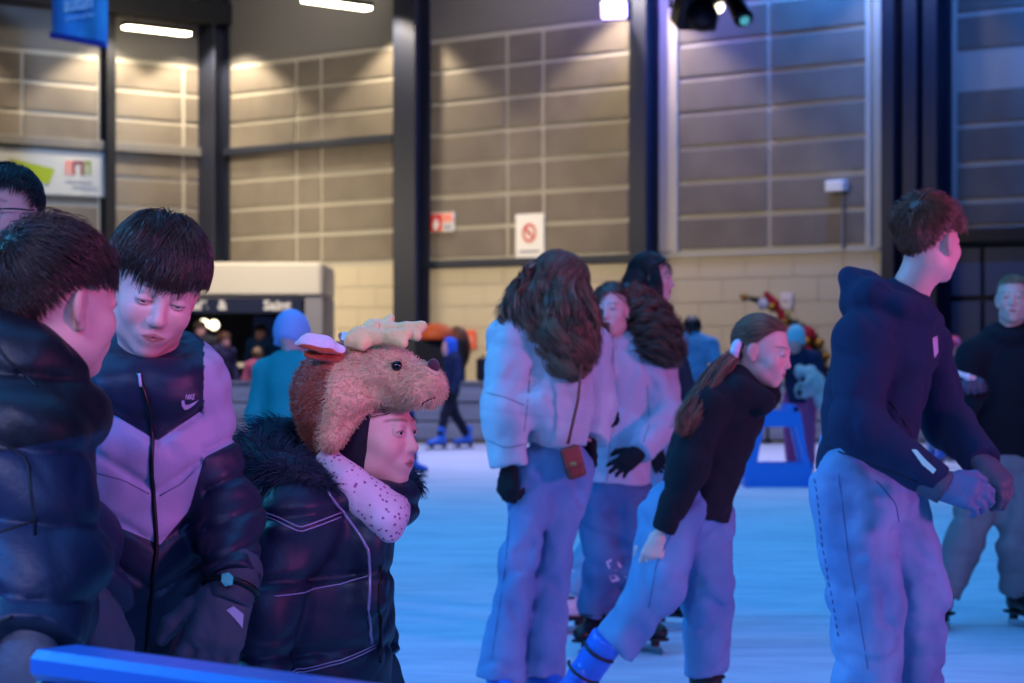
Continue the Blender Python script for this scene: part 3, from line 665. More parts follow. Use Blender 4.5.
for k in range(28):
    a0, a1 = 2*math.pi*k/28, 2*math.pi*(k+1)/28; ring.prism([(.17*math.cos(a0), .17*math.sin(a0)), (.17*math.cos(a1), .17*math.sin(a1)), (.125*math.cos(a1), .125*math.sin(a1)), (.125*math.cos(a0), .125*math.sin(a0))], c2, u, Z3, n*.006)
ring.prism([(-.11, .08), (-.08, .11), (.11, -.08), (.08, -.11)], c2, u, Z3, n*.006); ring.build('red_ring', RED, th); MB().prism([(-.09, -.02), (.06, -.02), (.06, .015), (-.09, .015)], c2, u, Z3, n*.004).build('symbol', GREY, th)
MB().prism([(-W_*.36, -H_*.36), (W_*.36, -H_*.36), (W_*.36, -H_*.30), (-W_*.36, -H_*.30)], c, u, Z3, n*.004).build('print_line', GREY, th)
th, c, u, W_, H_ = wall_sign('r', 466, 478, 330, 349, 'red_notice', 'small red notice low on the beige wall', 'sign', mat('orange_red_notice', lin('#d2604a'), rough=.6)); MB().prism([(-W_*.3, -.05), (W_*.3, -.05), (W_*.3, .06), (-W_*.3, .06)], c, u, Z3, n*.005).build('print', REDL, th)
th, c, u, W_, H_ = wall_sign('r', 783, 794, 293, 309, 'paper_notice', 'small pale paper notice on wall above red decorations', 'sign', mat('pale_paper', lin('#c9bfc4'), rough=.7)); MB().prism([(-W_*.3, -.02), (W_*.3, -.02), (W_*.3, .02), (-W_*.3, .02)], c, u, Z3, n*.004).build('print_line', GREY, th)
th, c, u, W_, H_ = wall_sign('l', -30, 105, 149, 194, 'white_wall_banner', 'white banner with green wedge and m logo on left wall', 'banner', mat('white_banner_cloth', lin('#aeb0ae'), rough=.8))
def lp(px, py): return WP('l', ws('l', px), wz('l', px, py), .07)
def wpoly(pts, m, name, par): V = [lp(*p) for p in pts]; return mesh_obj(name, np.array(V+[v+NL*.006 for v in V]), [tuple(range(len(V)))]+[tuple(range(len(V), 2*len(V)))], m, par, smooth=False)
wpoly([(6, 158), (53, 169), (47, 185), (38, 182)], mat('green_print', lin('#8d9e1e'), rough=.7), 'green_wedge', th)
MROON, MGRN = mat('maroon_print', lin('#7a2036'), rough=.7), mat('olive_print', lin('#7d8a3a'), rough=.7)
def arch(px0, px1, m):
    for a, b_ in (((px0, 163), (px0+2.2, 175)), ((px1-2.2, 163), (px1, 175)), ((px0, 161), (px1, 164))): wpoly([(a[0], a[1]), (b_[0], a[1]), (b_[0], b_[1]), (a[0], b_[1])], m, 'logo_stroke', th)
arch(63.5, 70, REDL); arch(71, 81, MROON); arch(82, 89, MGRN)
wpoly([(64, 180), (90, 182), (90, 183.5), (64, 181.5)], GREY, 'print_line', th); wpoly([(70, 186), (96, 188), (96, 189.5), (70, 187.5)], GREY, 'print_line', th)
# blue hanging banner
p = P(80, 24, 40); th = thing('hanging_banner', P(80, 43, 40), 'blue cloth banner with pale writing hung at top left', 'banner'); a_, b_ = P(52, 38, 40.4), P(108, 48, 39.2)
u = nrm((b_-a_)*(1, 1, 0)); Wd = np.linalg.norm((b_-a_)[:2]); bm = mat('blue_banner_cloth', lin('#2f78c4'), rough=.7, mix=lin('#3c98d4'), mscale=1.5)
V = []; 
for k in range(13):
    for z in range(9): q = k/12; V.append(a_+u*Wd*q+np.array((0, 0, (b_-a_)[2]*q+z*.22))+np.cross(u, Z3)*.03*math.sin(q*9))
F = [(k*9+z, k*9+z+9, k*9+z+10, k*9+z+1) for k in range(12) for z in range(8)]; V2 = [v-np.cross(u, Z3)*.006 for v in V]
ban = mesh_obj('cloth', np.array(V+V2), F+[tuple(i+len(V) for i in f[::-1]) for f in F], bm, th); bl = mat('pale_blue_print', lin('#a9d2f6'), rough=.7)
lettering('autun', .38, a_+u*Wd*.52+Z3*.50, u, Z3, bl, th, .05, bold=.01); lettering('patinoire de Noël', .12, a_+u*Wd*.55+Z3*.27, u, Z3, bl, th, .05)
MB().prism([(0, 0), (Wd, (b_-a_)[2]), (Wd, (b_-a_)[2]+.10), (0, .10)], a_+np.cross(u, Z3)*.045, u, Z3, np.cross(u, Z3)*.004).build('dark_hem', mat('deep_blue_print', lin('#20308e'), rough=.7), th)
MB().tube([a_+Z3*1.78, b_+Z3*1.78], .025, 8).tube([a_+Z3*1.78, (a_[0], a_[1], 10)], .008, 4).tube([b_+Z3*1.78, (b_[0], b_[1], 10)], .008, 4).build('hanging_rod', M_DARK, th)
# emergency light box on a conduit
c = WP('r', ws('r', 841), wz('r', 841, 186), .1); th = thing('emergency_light', c, 'small white emergency light box on conduit on panelled wall', 'wall light')
wbox(MB(), 'r', ws('r', 832), ws('r', 850), wz('r', 841, 192), wz('r', 841, 181), .04, .2, .015).build('box', WHITE, th); wbox(MB(), 'r', ws('r', 845)-.02, ws('r', 845)+.02, 2.85, wz('r', 841, 192), .035, .07).build('conduit', mat('grey_conduit', lin('#6b7080'), rough=.5), th)
# violet floodlight on the column, stage lamps on the truss
c = P(614, 10, 40.8); th = thing('violet_floodlight', c, 'glowing violet white floodlight beside the column', 'spotlight'); M = (frame((-.35, -1, -.1)), c)
MB().box((-.22, -.05, -.15), (.22, .05, .15), M, .03).build('lens', mat('violet_lens', lin('#e8e0ff'), emit=(.50, .38, 1, 1), estr=5), th); MB().box((-.25, -.25, -.18), (.25, -.05, .18), M, .03).build('housing', M_DARK, th)
MB().tube([c, WP('r', ws('r', 641), c[2]+.1, .4)], .03, 6).build('bracket', M_DARK, th)
TRD = mat('stage_lamp_black', lin('#0c1020'), rough=.4)
c = P(696, 8, 34); th = thing('stage_lamp', c, 'large black stage lamp hanging at the top beside pale strip', 'spotlight'); M = (frame((.3, -1, -.6)), c)
v = Vol(.02).box(c, (.30, .2, .28), frame((.3, -1, -.6)), .05).cone(c, c+frame((.3, -1, -.6))[:, 1]*.3, .2, .22, .05); mesh_obj('head', *v.mesh(), TRD, th)
MB().tube([c+(-.36, 0, 0), c+(-.36, 0, .5), c+(.36, 0, .5), c+(.36, 0, 0)], .03, 6).tube([c+(0, 0, .5), (c[0], c[1], 9.97)], .035, 6).build('yoke', M_DARK, th)
c = P(738, 8, 34.9); th = thing('stage_lamp', c, 'narrow black stage lamp with teal lens hanging at top', 'spotlight'); f = nrm((.3, -.6, -.75))
mb = MB().tube([c-f*.25, c+f*.22, c+f*.26], [.13, .15, .14], 14); mb.build('head', TRD, th, smooth=True); MB().ball(c+f*.26, .075).build('lens', mat('teal_lens', lin('#5bb0b8'), rough=.2, emit=(.1, .5, .6, 1), estr=.6), th, smooth=True)
MB().tube([c, (c[0], c[1], 9.97)], .03, 6).build('yoke', M_DARK, th); MB().ball(P(718, 7, 33.9), .09).build('warm_lens', BULB, th, smooth=True)
# near rink board with a glossy blue cap
a_ = np.array((-.572, 2.90, .992)); d_ = nrm((.397, -.345, 0)); nn = np.array((-d_[1], d_[0], 0)); th = thing('rink_board', (a_[0]+.4, a_[1]-.28, 0), 'dark rink board with glossy blue cap rail in the foreground', 'barrier')
M = (np.stack([d_, nn, Z3], 1), a_*(1, 1, 0)); BCAP = mat('blue_cap_rail', lin('#2464b8'), rough=.28, spec=.5, bump=.04, bscale=30); BBRD = mat('dark_board', lin('#242c44'), rough=.35, spec=.5)
MB().box((0, -.015, .955), (2.4, .065, .992), M, .010).build('cap_rail', BCAP, th)
MB().box((.03, .005, .03), (2.4, .045, .955), M).build('board', BBRD, th); MB().box((.0, -.005, 0), (.05, .055, .955), M, .006).build('end_post', BBRD, th); MB().box((.02, -.02, .03), (2.4, .07, .20), M, .01).build('kick_plate', BCAP, th)
# blue plastic skating aid
AID = mat('blue_aid_plastic', lin('#2a86e6'), rough=.35, spec=.5); c = P(779, 487, 22.6)*(1, 1, 0); th = thing('skating_aid', c, 'blue plastic skating aid frame standing on the ice', 'skating aid'); S_ = FPX/22.6
def apx(px, py): return ((px-779)/S_, (487-py)/S_)
out = [apx(*q) for q in ((744, 487), (812, 487), (812, 470), (806, 450), (801, 415), (796, 405), (788, 404), (786, 411), (770, 411), (768, 404), (757, 403), (754, 420), (750, 450), (744, 470))]
inn = [apx(*q) for q in ((757, 464), (803, 464), (800, 446), (795, 427), (764, 427), (760, 446))]
def aid_side(y0, y1):
    me = MB(); o = c+(0, y0, 0); t = np.array((0, y1-y0, 0)); bot = [out[0], out[1], out[2], inn[1], inn[0], out[13]]
    me.prism(bot, o, (1, 0, 0), Z3, t); me.prism([inn[1], out[2], out[3], out[4], inn[3], inn[2]], o, (1, 0, 0), Z3, t); me.prism([out[13], inn[0], inn[5], inn[4], out[11], out[12]], o, (1, 0, 0), Z3, t)
    me.prism([out[11], inn[4], inn[3], out[4], out[5], out[6], out[7], out[8], out[9], out[10]], o, (1, 0, 0), Z3, t); return me
for y0 in (-.02, .42): aid_side(y0, y0+.06).build('side_frame', AID, th)
for px in (760, 796): q = apx(px, 409); MB().tube([c+(q[0], -.02, q[1]), c+(q[0], .48, q[1])], .028, 8).build('handle_bar', AID, th, smooth=True)
for px in (748, 808): q = apx(px, 484); MB().box(c+(q[0]-.03, -.06, 0), c+(q[0]+.03, .54, .07)).build('runner', AID, th)
# fir garland with baubles and a red bow
th = thing('christmas_garland', P(800, 372, 34), 'fir garland with gold baubles and red bow above the barrier', 'decoration'); FIR = mat('fir_needles', lin('#1c3326'), rough=.7); GOLD = mat('gold_bauble', lin('#c8923a'), rough=.25, metal=.8); BOW = mat('red_ribbon', lin('#b8202a'), rough=.6)
arc = [P(x, y, 34) for x, y in ((744, 297), (757, 300), (768, 302), (778, 312), (788, 322), (800, 330), (812, 342), (820, 358), (826, 376))]; rs = np.random.RandomState(5); k = np.linspace(0, 8, 700)
cc = np.stack([np.interp(k, range(9), np.array(arc)[:, i]) for i in range(3)], 1); wd_ = np.interp(k, [0, 1, 2, 4, 6, 8], [.03, .05, .07, .10, .16, .14])[:, None]; d = rs.randn(700, 3); d /= np.linalg.norm(d, axis=1, keepdims=True)
tag(mesh_obj('fir_sprigs', *strand_mesh(np.stack([cc, cc+d*wd_*.6, cc+d*wd_], 1), .012, .004), FIR, th), kind='stuff'); MB().tube(arc+[P(828, 392, 34)*(1, 1, 0)+(0, 0, .0)], .02, 6).build('stem', POST, th)
for x, y, r, m_ in ((744, 297, .055, GOLD), (763, 304, .085, WHITE), (772, 307, .07, GOLD), (798, 329, .06, GOLD), (807, 341, .07, GOLD), (819, 343, .075, GOLD), (785, 321, .05, GOLD), (826, 356, .06, GOLD)): MB().ball(P(x, y, 33.86), r).build('bauble', m_, th, smooth=True)
v = Vol(.02); q = P(800, 336, 33.9); v.ell(q+(-.09, 0, .05), (.13, .08, .10), None, .03).ell(q+(.10, 0, .03), (.13, .08, .12), None, .03).cone(q, q+(-.02, 0, -.28), .06, .10, .03).cone(q, q+(.12, 0, -.22), .05, .07, .03); mesh_obj('red_bow', *v.mesh(folds(.012, 20, 4)), BOW, th)
v = Vol(.02).tube([P(766, 294, 33.9), P(775, 303, 33.9), P(783, 318, 33.9)], [.04, .06, .05], .02); mesh_obj('red_ribbon', *v.mesh(), BOW, th)
# dark booth with an orange dome roof, a bag and a white bollard top on the barrier
th = thing('orange_topped_booth', (kx(440, 37), 37, 0), 'dark booth with orange dome roof behind the hooded blue skater', 'booth'); c = np.array((kx(438, 37), 37, 0)); DB = mat('dark_booth', lin('#1b1e2c'), rough=.5); OR = mat('orange_roof', lin('#b8522a'), rough=.6)
MB().box(c+(-.34, -.3, 0), c+(.42, .3, 1.40), None, .03).build('cabinet', DB, th); v = Vol(.025).ell(c+(-.02, -.1, 1.42), (.30, .3, .22)); v.plane(c+(0, 0, 1.38), (0, 0, -1)); mesh_obj('dome', *v.mesh(), OR, th); v = Vol(.025).ell(c+(.30, 0, 1.25), (.20, .3, .35)); mesh_obj('side_panel', *v.mesh(), mat('brown_panel', lin('#5a3226'), rough=.6), th)
p = P(483, 385, 32.18); th = thing('backpack', (p[0], 32.18, .835), 'small black bag standing on the far barrier rail', 'bag'); v = Vol(.012).box((p[0], 32.18, .99), (.09, .06, .155), None, .05); mesh_obj('pouch', *v.mesh(), M_DARK, th); MB().tube([(p[0]-.04, 32.18, 1.13), (p[0], 32.18, 1.19), (p[0]+.04, 32.18, 1.13)], .012, 6).build('strap', M_DARK, th)
# ------------------------------------------------------------------ the people at the boards
def pxy(V): V = np.asarray(V); return 512+V[:, 0]/V[:, 1]*FPX, 341.5-(V[:, 2]-CH)/V[:, 1]*FPX
def decal(name, root, m, bvh, polys, d, off=.0015):
    """thin printed, sewn or painted-highlight patches that follow the cloth below them"""
    V, F = [], []
    for poly in polys:
        idx = []
        for x, y in poly:
            o = P(x, y, d-.8); r = nrm(P(x, y, d)-np.array((0, 0, CH))); q = on_surface(bvh, o, r, off)
            if q is None: break
            idx.append(len(V)); V.append(q)
        else: F.append(tuple(idx))
    if F: return mesh_obj(name, np.array(V), F, m, root, smooth=False)
def below(J, d, pelvis, S=1.0, spread=.09, f=(0, -1, 0)):
    """legs straight down to the ice below a pelvis point"""
    x = np.cross(nrm(f), (0, 0, 1)); L = pelvis[2]
    for q, sx in (('a', -1), ('b', 1)):
        J['hip'+q] = pelvis+sx*x*spread*.9+np.array((0, 0, -.04)); J['kn'+q] = np.array((*(pelvis+sx*x*spread)[:2], L*.55))+nrm(f)*.03; J['an'+q] = np.array((*(pelvis+sx*x*spread*1.1)[:2], .20))
def ring(v, c, R, rx, ry, r, n=14, a0=0, a1=6.2832, tilt=0, k=.012, h0=0):
    pts = [c+R@np.array((rx*math.sin(a0+(a1-a0)*i/n), ry*math.cos(a0+(a1-a0)*i/n), h0-tilt*math.cos(a0+(a1-a0)*i/n))) for i in range(n+1)]
    return v.tube(pts, [r]*(n+1), k)
def baffle(freq, amp, seed=1, famp=.003, ff=30, axis=(0, 0, 1)):
    ax = nrm(axis); fo = folds(famp, ff, seed)
    return lambda Q: -amp*np.abs(np.sin((Q@ax)*freq))**.55+amp*.6+fo(Q)
def jeans_mat(name, a, b): return mat(name, lin(a), rough=.85, bump=.25, bscale=500, mix=lin(b), mscale=7, stretch=(1, 1, .55))
J_LIGHT = jeans_mat('light_blue_denim', '#5a7ba6', '#7d9bc0'); J_MID = jeans_mat('mid_blue_denim', '#435f88', '#587699'); J_GREY = jeans_mat('grey_denim', '#77797f', '#898b90'); J_DARK = jeans_mat('dark_trousers', '#1b1d25', '#232631')
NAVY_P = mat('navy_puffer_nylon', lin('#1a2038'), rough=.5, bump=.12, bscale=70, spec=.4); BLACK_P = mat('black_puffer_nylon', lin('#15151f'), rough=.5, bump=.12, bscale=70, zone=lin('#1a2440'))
GLOVE_B = mat('black_ski_glove', lin('#4a4d5c'), rough=.6, bump=.2, bscale=90); FLEECE = mat('black_hoodie_fleece', lin('#11161f'), rough=.95, bump=.3, bscale=160); NAVYF = mat('navy_hoodie_fleece', lin('#1a2542'), rough=.95, bump=.3, bscale=160)

LF = lambda d: np.clip(.42+.58*(d[:, 2]+.05)/.5, .3, 1)
# ---- boy in the two-tone jacket -------------------------------------------------
D = 4.2; q = lambda x, y, z=0: P(x, y, D+z)
pel = q(136, 640, .03); boy = person((pel[0], pel[1], 0), 'dark haired boy in navy and lilac padded jacket looking down, ski glove beside the child')
R = frame((.24, -.88, -.42), (.22, -.1, 1)); hc = q(155, 284)
hc = q(161, 301, -.085)-R@np.array((0, .078, .004))
J = dict(neck=q(150, 378, .05), chest=q(146, 442, .06), mid=q(141, 545, .05), pelvis=pel, tf=(.25, -.95, 0), sha=q(92, 418, .05), ela=q(66, 515, .06), wra=q(74, 610, -.10), shb=q(188, 410, .06), elb=q(227, 515, .02), wrb=q(232, 583, -.10)); below(J, D, pel-np.array((.02, 0, 0)), f=(.2, -1, 0), spread=.065)
make_body(boy, J, hc, R, .97, .0021, gaze=(.1, .8, -.6), lid=.58, bk=.62)
ok = hairline(.50, -.02, -.5)
hair_obj(boy, H_DARK, [cap_vol(hc, R, .97, .005, .010, hairline(.62, .08, -.45)), flow_hair(hc, R, .97, 6000, .057, .022, 11, ok, whorl=(-.1, -.45, .88), bias=(-.16, 0, 0), m=10, r=.0012, swirl=.75, lenfn=lambda d: LF(d)*(1-.38*np.clip(d[:, 0]*1.3+.1, 0, 1)*(d[:, 1] > 0))),
    flow_hair(hc, R, .97, 1500, .058, .022, 12, lambda d: (d[:, 2] > .45) & (d[:, 1] > -.1), whorl=(-.1, -.45, .88), bias=(.2, 0, 0), m=10, r=.0012, swirl=.5)])
v = top_vol(J, .0055, (.146, .110, .094), (.062, .060, .048), hem=q(130, 672, .03), flat=1.15)
Rn = frame((.25, -.95, 0)); ring(v, q(152, 362, .04), Rn, .084, .084, .026, tilt=.03); ring(v, q(152, 380, .04), Rn, .092, .092, .034, tilt=.02, k=.03); v.ell(q(132, 385, .15), (.12, .07, .075), None, .04)
def puff(Q):
    x, y = pxy(Q); u = y-np.where(x < 157, 400+(x-89)*.60, 441-(x-157)*.68); o = creases(.0042, 36, 21, (.8, .8, 1.2), .004)(Q)-.002
    for g_, yc in ((x < 203, 0), (x < 203, 50), (x < 203, 104), (x < 203, 150)): o += g_*.0085*np.exp(-((u-yc)/4.5)**2)
    for yc in (452, 492, 532, 566): o += (x >= 203)*.008*np.exp(-((y-yc+(x-203)*.45)/4.5)**2)
    return o
V, Q = v.mesh(puff); x, y = pxy(V)
yu = np.where(x < 157, 400+(x-89)*.60, 441-(x-157)*.68); yl = np.where(x < 160, 516+(x-93)*.43, np.where(x < 189, 545-(x-160)*1.2, 510-(x-189)*3.5))
zt = np.minimum(y-yu, yl-y); za = np.where(x > 203, 458-(x-203)*.51-y, -9); z = np.where(x > 206, za, np.maximum(zt, np.minimum(za, x-203)))/576
JK = mat('two_tone_puffer', lin('#1b2037'), rough=.5, bump=.10, bscale=60, zone=lin('#a79bb8'), spec=.4)
mesh_obj('jacket', V, Q, JK, boy, attrs=dict(zone=z)); bj = bvh_of(V, Q); RAY = (0, 1, 0)
ZIPM = mat('dark_zip', lin('#0d0e14'), rough=.4); PALE = mat('pale_lilac_trim', lin('#b9aecb'), rough=.5)
seam('zip', boy, ZIPM, bj, [q(146, 372), q(155, 400), q(158, 440), q(157, 480), q(161, 545), q(154, 600), q(150, 655)], RAY, .0045, 26)
seam('zip_pull', boy, PALE, bj, [q(147, 374), q(149, 386)], RAY, .003, 4, .004)
for i, pts in enumerate(([(100, 470), (130, 478), (154, 492)], [(164, 494), (185, 482), (197, 470)])): seam('quilt_seam', boy, mat('lilac_seam', lin('#7d7392'), rough=.6), bj, [q(*p) for p in pts], RAY, .0016, 10, -.0004)
decal('sewn_logo', boy, PALE, bj, [[(181.2, 401.2), (182.0, 400.2), (184.2, 400.6), (184.2, 402.4), (183, 407.5), (181.6, 405.6)], [(184.2, 402.4), (185.2, 404.2), (187.2, 404.6), (188.2, 408.4), (184.6, 409.6), (183, 407.5)], [(187.2, 404.6), (190.2, 403.6), (198.2, 399.8), (192.5, 405.6), (188.2, 408.4)]], D)
tv, tf = text_mesh('NIKE', 8.2, font_shear=.25, bold=.18); V2, F2 = [], []
for p in tv: qq = on_surface(bj, P(189.2+p[0]*.60, 397.2-p[1], D-.8), nrm(P(189, 397, D)-np.array((0, 0, CH))), .0018); V2.append(qq)
if all(a is not None for a in V2): mesh_obj('lettering', np.array(V2), tf, PALE, boy, smooth=False)
g = hand_vol(.0034, q(230, 590, -.10), (-.27, -.28, -.90), (.30, -.92, .2), s=1.18, curl=.18, spread=.24, thumb=1, fat=1.22, thumb_out=.75)
V, Q = g.mesh(folds(.0012, 120, 5)); gl = mesh_obj('glove', V, Q, GLOVE_B, boy); bg_ = bvh_of(V, Q)
cuff = Vol(.0045).cone(q(236, 572, -.08), q(226, 606, -.11), .046, .041, .01, cut=1); V, Q = cuff.mesh(folds(.001, 90, 2)); mesh_obj('cuff', V, Q, mat('grey_glove_cuff', lin('#3d4152'), rough=.7), gl); bc = bvh_of(V, Q)
decal('lilac_patch', gl, PALE, bg_, [[(226, 610), (233, 606), (243, 614), (242, 628), (234, 618)]], D, .002)
decal('teal_buckle', gl, mat('teal_buckle_plastic', lin('#3fb8b0'), rough=.35), bc, [[(224, 577), (229, 575), (233, 579), (232, 587), (226, 589), (223, 584)]], D-.1, .0135); ax_ = nrm(q(226, 606, -.11)-q(236, 572, -.08)); b1_ = nrm(np.cross(ax_, (0, 1, 0))); b2_ = np.cross(ax_, b1_); cm_ = q(231, 589, -.095); MB().tube([cm_+.0465*(math.cos(t)*b1_+math.sin(t)*b2_) for t in np.linspace(0, 6.2832, 25)], .006, 6).build('wrist_strap', ZIPM, gl, smooth=True)
glove(boy, GLOVE_B, .006, q(74, 612, -.11), (.1, -.3, -.95), (-.5, -.8, 0), s=1.1, fat=1.35, thumb=-1)
mesh_obj('trousers', *legs_vol(J, .011, (.066, .066, .066)).mesh(folds(.004, 30, 2)), J_DARK, boy)
for s_ in 'ab': skate(boy, J['an'+s_], (.2, -1, 0), BOOT_BLUE, h=.009)

# ---- boy at the left edge, seen from behind -----------------------------------
D = 3.7; q = lambda x, y, z=0: P(x, y, D+z)
pel = q(-8, 700, .05); b1 = person((pel[0], pel[1], 0), 'dark haired boy in dark hooded puffer turned away at left edge')
R = frame((.66, .75, -.06), (.04, 0, 1)); hc = q(55, 302)
J = dict(neck=q(38, 395, .01), chest=q(-5, 470, .04), pelvis=pel, tf=(.8, .55, 0), sha=q(20, 450, -.16), ela=q(42, 560, -.20), wra=q(30, 645, -.30), shb=q(-10, 440, .24), elb=q(60, 540, .30), wrb=q(90, 600, .20)); below(J, D, pel, f=(.8, .55, 0))
make_body(b1, J, hc, R, 1.0, .0023, lid=.4)
ok0 = hairline(.46, .0, -.68); ok = lambda d: ok0(d) & ~((np.abs(d[:, 0]) > .72) & (np.abs(d[:, 1]-.02) < .26) & (d[:, 2] < .10)); LF2 = lambda d: np.clip(.40+.60*(d[:, 2]-.05)/.5, .32, 1)
hair_obj(b1, H_DARK, [cap_vol(hc, R, 1.0, .005, .009, hairline(.5, .12, -.6)), flow_hair(hc, R, 1.0, 6500, .062, .019, 21, ok, whorl=(-.12, -.72, .68), m=9, r=.0011, swirl=.65, bias=(.05, 0, 0), lenfn=LF2), flow_hair(hc, R, 1.0, 500, .04, .028, 22, lambda d: d[:, 2] > .55, whorl=(-.12, -.72, .68), m=8, r=.001, swirl=.7, lift=1.2)])
v = top_vol(J, .0065, (.160, .155, .150), (.090, .088, .070), hem=q(-4, 720, .05), flat=1.12)
v.tube([q(-40, 300, .10), q(-22, 335, -.03), q(18, 372, -.10), q(58, 396, -.075), q(80, 404, -.01), q(82, 402, .05)], [.07, .082, .066, .046, .030, .024], .03); v.tube([q(-30, 350, .05), q(10, 410, -.08), q(60, 430, -.05)], [.10, .085, .06], .05)
bf = lambda Q: baffle(31, .020, 3, .003, 22, (.12, 0, 1))(Q)+creases(.004, 34, 5)(Q); V, Q = v.mesh(bf); x, y = pxy(V)
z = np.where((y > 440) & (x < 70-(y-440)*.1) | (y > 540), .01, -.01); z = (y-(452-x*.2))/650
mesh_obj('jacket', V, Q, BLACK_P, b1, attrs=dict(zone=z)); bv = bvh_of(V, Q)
SEAMD = mat('black_seam', lin('#090a10'), rough=.6)
for pts in ([(2, 318), (28, 356), (60, 384)], [(0, 440), (30, 432), (62, 452), (72, 520)], [(0, 512), (30, 520), (70, 508)], [(0, 596), (40, 600), (60, 590)]): seam('quilt_seam', b1, SEAMD, bv, [q(*p) for p in pts], RAY, .0022, 14, .0002)
glove(b1, GLOVE_B, .005, q(28, 650, -.31), (.05, -.25, -.95), (-.2, -.95, .1), s=1.1, fat=1.4, thumb=-1, curl=.5); glove(b1, GLOVE_B, .006, q(92, 604, .19), (.4, -.2, -.9), (.5, -.6, 0), s=1.05, fat=1.3)
mesh_obj('trousers', *legs_vol(J, .012, (.10, .08, .07)).mesh(folds(.004, 30, 2)), J_DARK, b1)
for s_ in 'ab': skate(b1, J['an'+s_], (.8, .55, 0), BOOT_BLUE, h=.009)

# ---- child in the reindeer hat ----------------------------------------------
D = 4.5; q = lambda x, y, z=0: P(x, y, D+z)
pel = q(318, 668, .02); ch = person((pel[0], pel[1], 0), 'child in plush reindeer hat and navy padded coat with fur hood, in profile')
HF = nrm((.91, -.41, -.05)); R = frame(HF, (.0, 0, 1)); s = .89; hc = q(371, 431)
J = dict(neck=q(358, 492, .02), chest=q(326, 535, .02), pelvis=pel, tf=(.92, -.38, 0), sha=q(296, 522, -.13), ela=q(262, 612, -.17), wra=q(262, 682, -.20), shb=q(346, 522, .15), elb=q(352, 600, .18), wrb=q(380, 660, .16)); below(J, D, pel, f=(.92, -.38, 0), spread=.07)
make_body(ch, J, hc, R, s, .0019, female=True, gaze=(.1, 1, -.05), lid=.25, bk=.85)
v = Vol(.005).ell(hc+s*(R@np.array((0, -.012, .01))), np.array((.083, .105, .105))*s, R).cone(hc+s*(R@np.array((0, -.02, -.03))), J['neck'], .075, .07, .03); v.plane(hc+s*(R@np.array((0, .028, 0))), R@nrm((0, 1, -.10)))
mesh_obj('hood_lining', *v.mesh(), mat('dark_fleece_lining', lin('#1a1726'), rough=.95), ch)
ok = lambda d: (d[:, 1] > .05) & (d[:, 2] > .1) & (d[:, 2] < .6) & (np.abs(d[:, 0]) > .55)
hair_obj(ch, H_BROWN, [flow_hair(hc, R, s, 260, .055, .006, 31, ok, whorl=(.0, .95, .3), m=7, r=.0008)])
v = Vol(.0045)
v.ell(q(344, 394, .01), (.088, .090, .092), frame(HF), .02).cone(q(360, 384, 0), q(388, 378, -.035), .074, .056, .03).cone(q(388, 380, -.035), q(424, 383, -.085), .054, .035, .03).ell(q(428, 384, -.09), (.031, .030, .030), None, .02).ell(q(420, 391, -.085), (.036, .03, .022), None, .02)
v.cone(q(341, 402, -.075), q(332, 437, -.085), .042, .026, .03).cone(q(345, 405, .08), q(340, 438, .10), .046, .03, .03).cone(q(332, 398, .04), q(334, 430, .04), .062, .052, .04)
Cs = q(401, 450, -.045); v.ell(Cs, (.088, .078, .074), R, .012, 's'); v.ell(hc+s*(R@np.array((0, -.005, .0))), np.array((.078, .10, .105))*s, R, .008, 's')
V, Q = v.mesh(lambda Q: .0012*wav(Q, 4, 160, 9)+creases(.0042, 55, 8, (1, .8, 1.5))(Q)); x, y = pxy(V)
bd = np.interp(y, [340, 348, 375, 410, 440], [346, 343, 329, 323, 319]); L = (V-hc)@R; zr = np.maximum((bd-x)/560, np.minimum(np.minimum(.016-np.abs(L[:, 0]), L[:, 2]-.085), np.minimum((x-392)/560, (420-x)/560)))
PLUSH = mat('tan_plush', lin('#e8b68c'), rough=.95, bump=.5, bscale=220, zone=lin('#b04a2e'), sheen=.5, mix=lin('#dca880'), mscale=14)
hat = mesh_obj('reindeer_hat', V, Q, PLUSH, ch, attrs=dict(zone=zr)); bh = bvh_of(V, Q)
# short plush pile over the hat
rs = np.random.RandomState(3); A = V[Q]; fi = rs.randint(0, len(Q), 16000); wts = rs.dirichlet((1, 1, 1, 1), 16000); p0 = (A[fi]*wts[..., None]).sum(1); nn_ = np.cross(A[fi, 1]-A[fi, 0], A[fi, 3]-A[fi, 0]); nn_ /= np.linalg.norm(nn_, axis=1, keepdims=True)+1e-12
dr = nn_+rs.randn(16000, 3)*.35-R[:, 1]*.5-np.array((0, 0, .3)); S3 = np.stack([p0, p0+dr*.003, p0+dr*.0055+np.array((0, 0, -.001))], 1); Vf, Qf = strand_mesh(S3, .0007, .0003)
tag(mesh_obj('plush_pile', Vf, Qf, PLUSH, hat, attrs=dict(zone=np.repeat(zr[Q[fi, 0]], 9))), kind='stuff')
ANT = mat('cream_antler_felt', lin('#ecd08e'), rough=.9, bump=.3, bscale=120, sheen=.4)
for dz, dx, dy in ((-.05, 0, 0), (.06, 14, -7)):
    a = lambda x, y, z=0: q(x+dx, y+dy, dz+z)
    v = Vol(.004).tube([a(352, 343, .01), a(360, 337), a(376, 337, -.01), a(392, 337, -.02), a(408, 333, -.03)], [.015, .017, .014, .013, .011], .008); v.cone(a(360, 338), a(351, 340, -.01), .018, .013, .012).cone(a(361, 338), a(362, 344, -.02), .016, .013, .01).cone(a(368, 336), a(377, 325, 0), .012, .008, .008).cone(a(392, 337, -.02), a(403, 343, -.04), .013, .011, .008)
    mesh_obj('antler', *v.mesh(folds(.001, 90, 2)), ANT, hat)
EARM = mat('rust_plush_ear', lin('#b04a2e'), rough=.95, bump=.4, bscale=200, zone=lin('#d9cbe0'), sheen=.5)
